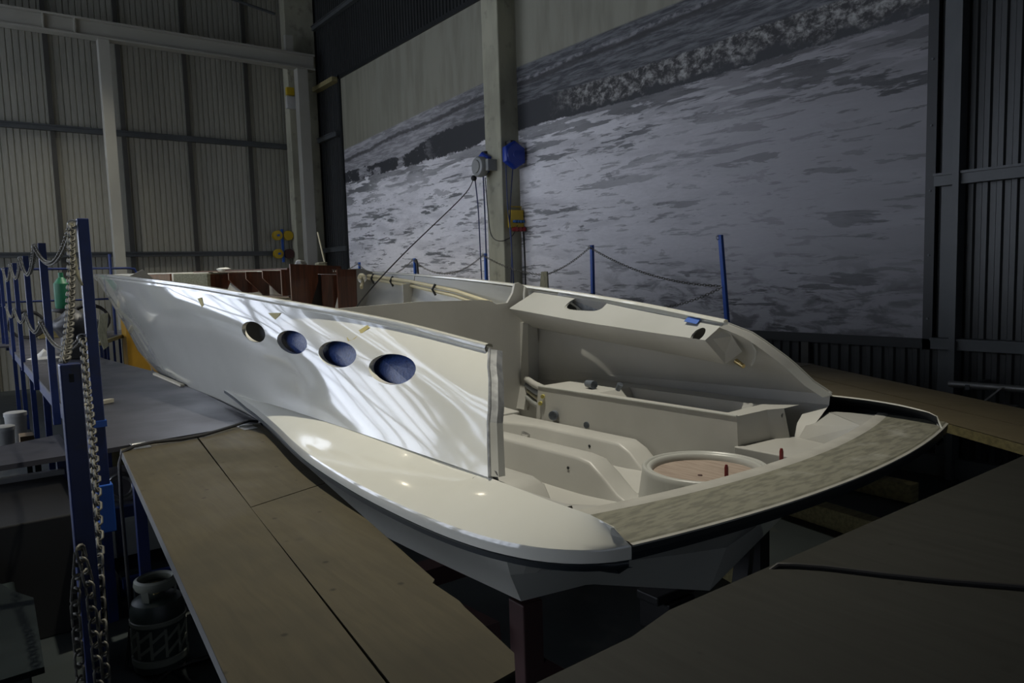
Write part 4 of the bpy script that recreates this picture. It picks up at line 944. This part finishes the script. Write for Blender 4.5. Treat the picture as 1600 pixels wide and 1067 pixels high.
chain('long chain hanging in front of the walkway down beside the foreground post', None, None, 0, None, .052, .030, .0055, pts=[Vector(p) for p in ((4.56, -.51, MIDZ), (4.2, -.47, MIDZ-.22), (3.8, -.43, MIDZ-.37), (3.4, -.385, MIDZ-.52), (3.05, -.335, MIDZ-.72), (2.93, -.315, MIDZ-.95), (2.9, -.305, MIDZ-1.4), (2.9, -.30, .1))])
chain('slack loop of chain hooked on the foreground post, left strand', None, None, 0, None, .060, .036, .0062, pts=[Vector(p) for p in ((2.93, -.262, ZC-.92), (2.92, -.235, ZC-1.1), (2.92, -.232, ZC-1.4), (2.92, -.235, ZC-1.75), (2.92, -.235, .06))])
chain('slack loop of chain hooked on the foreground post, right strand', None, None, 0, None, .060, .036, .0062, pts=[Vector(p) for p in ((2.90, -.262, ZC-.90), (2.90, -.282, ZC-1.05), (2.90, -.285, ZC-1.4), (2.90, -.28, ZC-1.75), (2.90, -.28, .06))])
FP = [(5.04, -6.82, 'bright blue railing post nearest the stern on the far walkway, leaning slightly'), (7.33, -6.9, 'bright blue railing post on the far walkway in front of the large mural waves'), (10.0, -7.0, 'bright blue railing post in front of the concrete column'), (12.2, -6.9, 'bright blue railing post left of the concrete column, by the pulley lines'), (14.6, -6.9, 'small bright blue railing post at the left edge of the mural')]
for i, (x, y, l) in enumerate(FP):
    post(l, x, y, ZP, TOPZ, .045, (.07, .07) if i == 0 else (0, 0), 'bluebright', 'blue posts of the far railing', (TOPZ-.03,) if i != 1 else (TOPZ-.03, ZC-.30))
fk = dict(L=.05, W=.026, r=.0042)
chain('chain falling from the second far post to the middle of the leaning post', (7.33, -6.86, TOPZ-.03), (5.08, -6.74, ZC-.19), .12, None, **fk)
chain('lower chain sagging between the two far posts nearest the stern', (7.33, -6.86, ZC-.28), (5.08, -6.74, ZC-.20), .22, None, **fk)
chain('chain from the second far post down to the hanging beige cloth', (7.33, -6.86, TOPZ-.03), (8.35, -6.9, ZC-.01), .05, None, **fk)
chain('chain from the hanging beige cloth up to the post before the column', (8.35, -6.9, ZC-.01), (10.0, -6.95, TOPZ-.03), .07, None, **fk)
chain('chain sagging left from the post before the concrete column', (10.0, -6.95, TOPZ-.03), (12.2, -6.86, TOPZ-.03), .28, None, **fk)
chain('chain sagging to the last far post at the mural edge', (12.2, -6.86, TOPZ-.03), (14.6, -6.86, TOPZ-.03), .28, None, **fk)
chain('faint chain running from the last far post towards the gantry post', (14.6, -6.86, TOPZ-.03), (18.4, -6.4, TOPZ-.03), .30, None, **fk)
o = put('hanging_cloth', MB().prism([(8.28, -6.88, ZC+.04), (8.42, -6.88, ZC+.04), (8.45, -6.86, ZC-.30), (8.42, -6.85, ZC-.9), (8.26, -6.85, ZC-.9), (8.24, -6.86, ZC-.3)], (0, -.03, 0)), M['cloth'], bevel=.01); recentre(o, (8.35, -6.87, ZC-.9)); tag(o, 'beige cloth strip hanging over the far railing chain right of the column', 'cloth')
o = put('rope_tail', MB().tube([(12.0, -6.8, ZC+.33), (11.97, -6.8, ZC+.34), (11.94, -6.8, ZC+.28), (11.9, -6.8, ZC-.1)], .022, 8), M['black'], smooth=True); recentre(o, (11.9, -6.8, ZC-.1)); tag(o, 'short black rod with knobbed top next to the far railing post', 'rod')

# ------------------------------------------------------------------ things on the concrete column
YC = -7.95
def hexreel(lbl, x, y, z, R, D, axis, mat_):
    t = thing('hose_reel', lbl, 'hose reel', (x, y, z))
    def ring(r, h, n, ph=0.0):
        out = []
        for k in range(n):
            a = 2*pi*k/n+ph
            out.append((x+r*cos(a), y+h, z+r*sin(a)) if axis == 'y' else (x+h, y+r*cos(a), z+r*sin(a)))
        return out
    sgn = 1 if axis == 'y' else -1
    body = MB().quadgrid([ring(R*.96, 0, 6, .52), ring(R, sgn*D*.12, 6, .52), ring(R, sgn*D*.8, 6, .52), ring(R*.9, sgn*D, 6, .52)], False, True)
    body.f.append(tuple(len(body.v)-6+k for k in range(6))); body.f.append(tuple(range(6)))
    hs_ = put('housing', body, mat_, t, bevel=.02, smooth=True)
    disc = MB().quadgrid([ring(R*.78, sgn*D, 36), ring(R*.76, sgn*D*1.08, 36), ring(R*.30, sgn*D*1.12, 36), ring(R*.28, sgn*D*1.18, 36), ring(R*.06, sgn*D*1.18, 36)], False, True)
    put('cover_disc', disc, mat_, hs_, smooth=True)
    put('bracket', MB().box((x-.05, y-.05, z+R*.8), (x+.13 if axis == 'x' else x+.05, y+.05, z+R*1.05)), M['black'], t); return t
r1 = hexreel('big hexagonal blue hose reel on the side of the concrete column', 10.64, -8.095, ZC+2.14, .25, .13, 'x', M['reelblue'])
r2 = hexreel('small blue hose reel behind the grey round reel on the column', 11.24, YC+.01, ZC+2.06, .22, .10, 'y', M['reelblue'])
t = thing('hose_reel', 'round grey cable reel on the front of the concrete column, beside the blue one', 'hose reel', (11.05, YC+.2, ZC+1.99))
put('drum', MB().lathe([(.12, .0), (.17, .02), (.185, .06), (.185, .14), (.165, .17), (.12, .18), (.11, .20), (.04, .20), (.0, .205)], (11.16, YC+.10, ZC+1.99), 40, 'y'), M['greyreel'], t, smooth=True)
put('bracket', MB().box((10.90, YC+.0, ZC+1.90), (10.98, YC+.20, ZC+2.10)), M['greyreel'], t); put('outlet', MB().lathe([(.03, 0), (.05, .02), (.05, .07), (.03, .09)], (11.30, YC+.20, ZC+1.80), 14, 'y'), M['black'], t, smooth=True)
def hose(lbl, pts, r, m, name='hanging_hose'):
    P_ = [Vector(p) for p in pts]; fine = []
    for i in range(len(P_)-1):
        a = P_[i-1] if i else P_[i]*2-P_[i+1]; d = P_[i+2] if i+2 < len(P_) else P_[i+1]*2-P_[i]
        for k in range(8): fine.append(crom(a, P_[i], P_[i+1], d, k/8))
    fine.append(P_[-1]); o = put(name, MB().tube(fine, r, 8), M[m], smooth=True); recentre(o, P_[-1]); return tag(o, lbl, 'hose' if 'hose' in name else 'cable')
hose('blue hose hanging straight down from the grey reel, left line', [(11.30, YC+.22, ZC+1.80), (11.2, YC+.24, ZC+1.2), (11.15, YC+.26, ZC+.4), (11.08, YC+.28, ZC-.9)], .011, 'blue')
hose('blue hose hanging from the small blue reel, middle line', [(11.12, YC+.16, ZC+1.85), (11.05, YC+.2, ZC+1.0), (11.05, YC+.2, ZC+.35), (10.96, YC+.25, ZC-.1), (10.9, YC+.28, ZC-.9)], .013, 'blue')
hose('blue hose hanging from the big blue reel, left line', [(10.70, -8.0, ZC+2.0), (10.68, -8.0, ZC+1.2), (10.6, -8.0, ZC+.5), (10.66, -7.95, ZC-.9)], .011, 'blue')
hose('blue hose hanging from the big blue reel, right line', [(10.66, -8.13, ZC+1.98), (10.66, -8.02, ZC+1.0), (10.6, -8.0, ZC+.4), (10.5, -7.97, ZC-.9)], .011, 'blue')
hose('thin black cable looping from the grey reel to the yellow socket box', [(11.12, YC+.12, ZC+1.8), (10.98, YC+.18, ZC+1.2), (10.85, YC+.22, ZC+.75), (10.72, YC+.12, ZC+.62), (10.66, -8.05, ZC+.70), (10.60, -8.15, ZC+.9)], .008, 'black', 'looping_cable')
hose('taut black cable running diagonally from the grey reel down into the hull', [(11.30, YC+.24, ZC+1.80), (10.0, -6.6, ZC+1.3), (8.0, -4.35, ZC+.28), (6.9, -3.2, ZC-.28), (6.6, -2.9, ZC-.6)], .008, 'black', 'diagonal_cable')
hose('black cable hanging below the yellow socket box on the column', [(10.66, -8.32, ZC+.85), (10.66, -8.34, ZC+.2), (10.66, -8.34, ZC-.9)], .012, 'black', 'socket_cable')
t = thing('socket_box', 'yellow power socket box with blue and red sockets on the column', 'socket box', (10.72, -8.2, ZC+1.0))
hs_ = put('housing', MB().box((10.64, -8.33, ZC+.86), (10.755, -8.04, ZC+1.18)), M['yellow'], t, bevel=.015)
put('handle', MB().tube([(10.70, -8.06, ZC+1.16), (10.69, -8.06, ZC+1.24), (10.69, -8.31, ZC+1.24), (10.70, -8.31, ZC+1.16)], .012, 8), M['yellow'], t, smooth=True)
for k in range(4): put('blue_socket', MB().lathe([(.026, 0), (.026, -.05), (.0, -.05)], (10.64, -8.10-.062*k, ZC+.97), 14, 'x'), M['socketb'], hs_, smooth=True)
for k in range(3): put('red_socket', MB().lathe([(.040, .02), (.040, -.09), (.0, -.09)], (10.66, -8.11-.085*k, ZC+.83), 14, 'x'), M['socketr'], hs_, smooth=True)

# ------------------------------------------------------------------ back of the hall
t = thing('blue_handrail', 'blue tubular handrail in front of the back wall beyond the bow', 'handrail', (17.5, -1.8, ZP))
put('rail', MB().tube([(17.5, .8, ZC+.42), (17.5, -2.9, ZC+.40), (17.5, -3.02, ZC+.38), (17.5, -3.06, ZC+.30)], .025, 10), M['blue'], t, smooth=True)
put('rail', MB().tube([(17.5, .8, ZC-.22), (17.5, -2.55, ZC-.24)], .022, 10), M['blue'], t, smooth=True)
for y, z1 in ((-2.57, .70), (.8, .45), (-.9, .42)): put('upright', MB().tube([(17.5, y, ZP), (17.5, y, ZC+z1)], .03, 10), M['blue'], t, smooth=True)
t = thing('stair_rail', 'blue railing of sloping bars at the far left edge of the walkway', 'railing', (17.0, -.4, ZP))
put('sloping_bar', MB().beam((16.8, -.58, ZC+.38), (16.5, .9, ZC-.25), .05, .05), M['blue'], t); put('sloping_bar', MB().beam((16.8, -.58, ZC-.3), (16.5, .9, ZC-.9), .05, .05), M['blue'], t)
put('upright', MB().box((16.77, -.61, ZP), (16.83, -.55, ZC+.42)), M['blue'], t)
o = put('yellow_cabinet', MB().box((16.6, -3.05, 0), (17.1, -2.62, ZC-.28)), M['cabyel'], bevel=.015); recentre(o, (16.85, -2.84, 0)); tag(o, 'ochre steel cabinet standing on the floor behind the bow', 'cabinet')
t = thing('hose_rack', 'rack with two rows of coloured cable reels on the back wall', 'reel rack', (19.95, -7.1, ZC+.9))
put('bar', MB().box((19.98, -7.22, ZC+.55), (20.05, -7.17, ZC+1.45)), M['bluebright'], t)
for z in (1.28, .78):
    for y, m in ((-7.05, 'yellow'), (-7.35, 'yellow' if z > 1 else 'rust')):
        put('reel', MB().lathe([(.05, 0), (.13, .0), (.13, -.03), (.07, -.03), (.07, -.09), (.13, -.09), (.13, -.12), (.04, -.12)], (20.05, y, ZC+z), 24, 'x'), M[m], t, smooth=True)
    put('peg', MB().tube([(20.05, -7.05, ZC+z+.0), (19.85, -7.05, ZC+z)], .03, 8), M['bluebright'], t)
t = thing('green_bottle', 'green plastic bottle standing behind the strapped railing post', 'bottle', (13.0, -1.22, ZP))
t.location = (13.2, -1.25, ZP); WM[t.name] = Matrix.Translation(t.location)
o = put('stool', MB().lathe([(.16, 0), (.05, .03), (.04, .62), (.17, .66), (.17, .70), (0, .70)], (13.2, -1.25, ZP), 20), M['blacksteel'], smooth=True); recentre(o, (13.2, -1.25, ZP)); tag(o, 'black stool on the walkway with a green bottle on top', 'stool')
t.location = (13.2, -1.25, ZP+.70); WM[t.name] = Matrix.Translation(t.location)
put('body', MB().lathe([(.10, 0), (.11, .02), (.11, .38), (.06, .45)], (13.2, -1.25, ZP+.70), 20), M['green'], t, smooth=True); put('neck', MB().lathe([(.06, .45), (.035, .48), (.035, .55), (0, .55)], (13.2, -1.25, ZP+.70), 16), M['green'], t, smooth=True)
lump('black_bag', (12.2, -1.28, ZP+.45), (.32, .32, .26), M['black'], 'black bag slumped behind the strapped railing post on the walkway', 'bag')
o = put('bag_stand', MB().box((12.0, -1.45, ZP), (12.4, -1.1, ZP+.31)), M['blacksteel'], bevel=.01); recentre(o, (12.2, -1.28, ZP)); tag(o, 'low black box under the slumped bag on the walkway', 'box')
o = put('hanging_towel', MB().quadgrid([[(11.8, -1.55, ZP+.62), (11.82, -1.50, ZP+.35), (11.78, -1.56, ZP+.12)], [(11.85, -1.66, ZP+.64), (11.86, -1.62, ZP+.33), (11.84, -1.63, ZP+.16)]]), M['cloth']); md = o.modifiers.new('s', 'SOLIDIFY'); md.thickness = .012; recentre(o, (11.8, -1.6, ZP+.12)); tag(o, 'pale towel hanging beside the black bag, left of the bow', 'towel')
def coil(lbl, c, R, n, r, m, tilt=0.0):
    pts = []
    for i in range(n*20+1):
        a = 2*pi*i/20; k = 1+.06*sin(i*.37); pts.append((c[0]+.04*sin(i*.21)+tilt*R*sin(a)*.3, c[1]+R*k*cos(a), c[2]+R*k*sin(a)*.85+.0))
    o = put('hose_coil', MB().tube(pts, r, 6), M[m], smooth=True); recentre(o, (c[0], c[1], c[2]-R)); return tag(o, lbl, 'hose')
coil('black hose coil hung near the ochre cabinet behind the bow', (17.3, -2.1, ZP+.36), .34, 4, .022, 'black', .3)
coil('black hose coil resting at the back handrail, left of the strapped post', (17.3, -1.0, ZP+.32), .30, 4, .022, 'black', .3)
o = put('brown_crate', MB().box((17.6, -2.0, ZP), (18.0, -1.2, ZP+.26)), M['timber'], bevel=.01); recentre(o, (17.8, -1.6, ZP)); tag(o, 'low brown wooden crate at the foot of the back handrail', 'crate')
o = put('white_rag', MB().lathe([(.22, 0), (.12, .03), (.04, .10), (0, .14)], (12.6, -.9, ZP), 9), M['white']); recentre(o, (12.6, -.9, ZP)); tag(o, 'crumpled white rag on the walkway boards by the railing', 'rag')

# ------------------------------------------------------------------ below the walkway, lower left
def bucket(lbl, x, y, z, r, h, m='white'):
    t = thing('paint_tub', lbl, 'tub', (x, y, z)); tb_ = put('tub', MB().lathe([(r*.9, 0), (r, h*.9), (r*1.03, h*.92), (r*1.03, h), (0, h)], (x, y, z), 28), M[m], t, smooth=True); put('lid', MB().lathe([(r*1.06, h-.03), (r*1.06, h+.005), (r*.9, h+.012), (0, h+.012)], (x, y, z), 28), M[m], tb_, smooth=True); return t
bucket('white cylindrical tub below the walkway, the taller one behind', 9.28, -.36, .70, .10, .31)
bucket('white cylindrical tub at the left picture edge, in front of the taller one', 8.66, -.22, .70, .10, .27)
o = put('low_shelf', MB().box((8.4, -.52, .66), (10.0, 1.0, .70)).box((8.45, -.5, 0), (8.5, -.45, .66)).box((9.9, -.5, 0), (9.95, -.45, .66)), M['greybrd']); recentre(o, (9.2, .2, 0)); tag(o, 'low dark shelf table carrying the white tubs beside the walkway', 'table')
o = put('cardboard_box', MB().box((8.72, -.48, .70), (8.95, -.36, .84)), M['card'], bevel=.004); recentre(o, (8.8, -.42, .70)); tag(o, 'small brown cardboard box beside the white tubs', 'box')
o = put('grey_plank', MB().prism([(7.0, .5, 1.02), (7.52, -.60, 1.02), (6.52, -.60, 1.02), (6.45, .5, 1.02)], (0, 0, -.04)), M['plygrey']); recentre(o, (7.0, 0, .98)); tag(o, 'pale grey plank lying level left of the foreground post', 'plank')
t = thing('steel_skip', 'black steel bin with a pale rim, left edge of the picture', 'bin', (6.2, .1, 0))
put('body', MB().box((5.6, -.55, 0), (6.9, .9, .80)), M['blacksteel'], t, bevel=.01); put('rim', MB().box((6.86, -.56, .80), (6.93, .9, .84)), M['galv'], t)
o = put('support_trestle', MB().box((6.95, -.59, 0), (7.03, -.52, .98)), M['blue']); recentre(o, (7, -.55, 0)); tag(o, 'short blue upright carrying the pale grey plank', 'upright')
t = thing('lower_table', 'blue-framed grey table under the walkway corner, seen left of the tan flap', 'table', (7.0, -1.1, 0))
put('top', MB().box((5.95, -1.5, .66), (8.3, -.74, .70)), M['plygrey'], t); put('frame', MB().box((5.89, -1.5, .62), (5.95, -.74, .70)), M['blue'], t)
for x, y in ((6.0, -.8), (6.0, -1.4), (8.2, -.8), (8.2, -1.4)): put('leg', MB().box((x-.025, y-.025, 0), (x+.025, y+.025, .66)), M['blue'], t)
t = thing('lower_board', 'wide grey board lying low in front of the blue-framed table', 'board', (5.3, -.9, .1))
put('board', MB().box((5.45, -1.45, .31), (5.88, -.72, .34)), M['greybrd'], t); put('edge', MB().box((5.40, -1.45, .27), (5.45, -.72, .34)), M['blue'], t); put('trestle', MB().box((5.5, -1.4, 0), (5.8, -.8, .31)), M['dark'], t)
coil('small pale hose coil on the blue-framed table by the socketed post', (6.15, -.86, .79), .09, 3, .018, 'galv', 2.2)
# gas cylinder
t = thing('gas_cylinder', 'dark gas cylinder with ring handle and ribbed shell on the floor', 'gas cylinder', (4.72, -.80, 0))
gx, gy = 4.72, -.80
put('shell', MB().lathe([(.13, 0), (.15, .02), (.152, .34), (.150, .385), (.138, .425), (.10, .45), (.0, .46)], (gx, gy, 0), 40), M['gasgreen'], t, smooth=True)
put('ring_handle', MB().lathe([(.112, .50), (.122, .525), (.118, .55), (.100, .56), (.088, .548), (.090, .522), (.100, .503), (.112, .50)], (gx, gy, 0), 40), M['gasrib'], t, smooth=True)
for a in (.3, 2.4, 4.5): put('strut', MB().beam((gx+.10*cos(a), gy+.10*sin(a), .40), (gx+.108*cos(a), gy+.108*sin(a), .51), .045, .014), M['gasrib'], t)
put('band', MB().lathe([(.153, .30), (.158, .305), (.158, .325), (.153, .33)], (gx, gy, 0), 40), M['gasrib'], t, smooth=True); put('band', MB().lathe([(.153, .06), (.158, .065), (.158, .10), (.153, .105)], (gx, gy, 0), 40), M['gasrib'], t, smooth=True)
rb = MB()
for k in range(12):
    a0 = 2*pi*k/12; q = []
    for z, da in ((.115, 0), (.115, .10), (.285, .10), (.285, 0)):
        q.append((gx+.158*cos(a0+da), gy+.158*sin(a0+da), z))
    rb.prism(q, (-.008*cos(a0), -.008*sin(a0), 0))
    for z0, z1 in ((.13, .20), (.21, .28)):
        q = [(gx+.158*cos(a0+.1), gy+.158*sin(a0+.1), z0), (gx+.158*cos(a0+.1), gy+.158*sin(a0+.1), z0+.022), (gx+.158*cos(a0+.52), gy+.158*sin(a0+.52), z1), (gx+.158*cos(a0+.52), gy+.158*sin(a0+.52), z1-.022)]
        rb.prism(q, (-.008*cos(a0+.3), -.008*sin(a0+.3), 0))
put('ribs', rb, M['gasrib'], t); put('valve', MB().lathe([(.02, .45), (.02, .50), (.03, .50), (.03, .52), (0, .52)], (gx, gy, 0), 14), M['brass'], t, smooth=True)
o = put('floor_cable', MB().tube([(4.3+.32*cos(a*.42)*(1+.05*sin(a)), -.95+.30*sin(a*.42)*(1+.05*cos(a*2)), .02) for a in range(40)], .012, 6), M['black'], smooth=True); recentre(o, (4.3, -.95, 0)); tag(o, 'loose black cable coiled on the floor in front of the gas cylinder', 'cable')
o = put('pale_board', MB().prism([(3.8, .45, .60), (3.83, -.17, .60), (4.75, -.19, .60), (4.95, -.10, .60), (5.3, .0, .60), (5.3, .45, .60)], (0, 0, -.03)), M['greybrd']); recentre(o, (4.4, .1, .57)); tag(o, 'grey board in the dark lower left corner, left of the foreground post', 'board')
o = put('storage_box', MB().box((3.85, -.12, 0), (5.2, .42, .57)), M['gasgreen'], bevel=.01); recentre(o, (4.5, .2, 0)); tag(o, 'dark green storage box under the grey board, lower left corner', 'box')

# ------------------------------------------------------------------ right side, floor timbers
t = thing('finned_pipe', 'galvanised pipe with a small fin bracket against the right wall', 'pipe', (2.8, -7.9, ZC-1.25))
put('pipe', MB().tube([(3.2, -7.9, ZC-1.225), (1.2, -7.9, ZC-1.18)], .035, 16), M['galv'], t, smooth=True)
put('fin', MB().prism([(2.72, -7.86, ZC-1.20), (2.70, -7.86, ZC-1.20), (2.86, -7.86, ZC-1.36), (2.88, -7.86, ZC-1.36)], (0, .012, 0)), M['galv'], t)
put('foot', MB().box((2.6, -7.95, ZC-1.39), (3.0, -7.80, ZC-1.375)), M['galv'], t); put('bracket', MB().box((1.6, YR+.03, ZC-1.26), (1.64, -7.86, ZC-1.21)).box((3.0, YR+.03, ZC-1.26), (3.04, -7.86, ZC-1.21)), M['girt'], t)
for i, (a, b_, l) in enumerate((((6.3, -6.4), (2.6, -5.9), 'old yellowish timber on the floor, seen just right of the stern'), ((5.2, -4.95), (2.9, -4.35), 'old yellowish timber on the floor behind the A-shaped stand'), ((7.2, -7.3), (3.2, -7.2), 'old yellowish timber on the floor closest to the right wall'))):
    o = put('floor_timber', MB().beam((*a, .09), (*b_, .09), .16, .18), M['timber'], bevel=.008); recentre(o, (a[0]/2+b_[0]/2, a[1]/2+b_[1]/2, 0)); tag(o, l, 'timber')
o = put('clamp_block', MB().box((2.95, -3.62, 0), (3.2, -3.37, .22)).box((2.98, -3.7, .22), (3.16, -3.3, .28)), M['blacksteel'], bevel=.01); recentre(o, (3.07, -3.5, 0)); tag(o, 'black steel jack block on the floor below the keel end', 'jack')
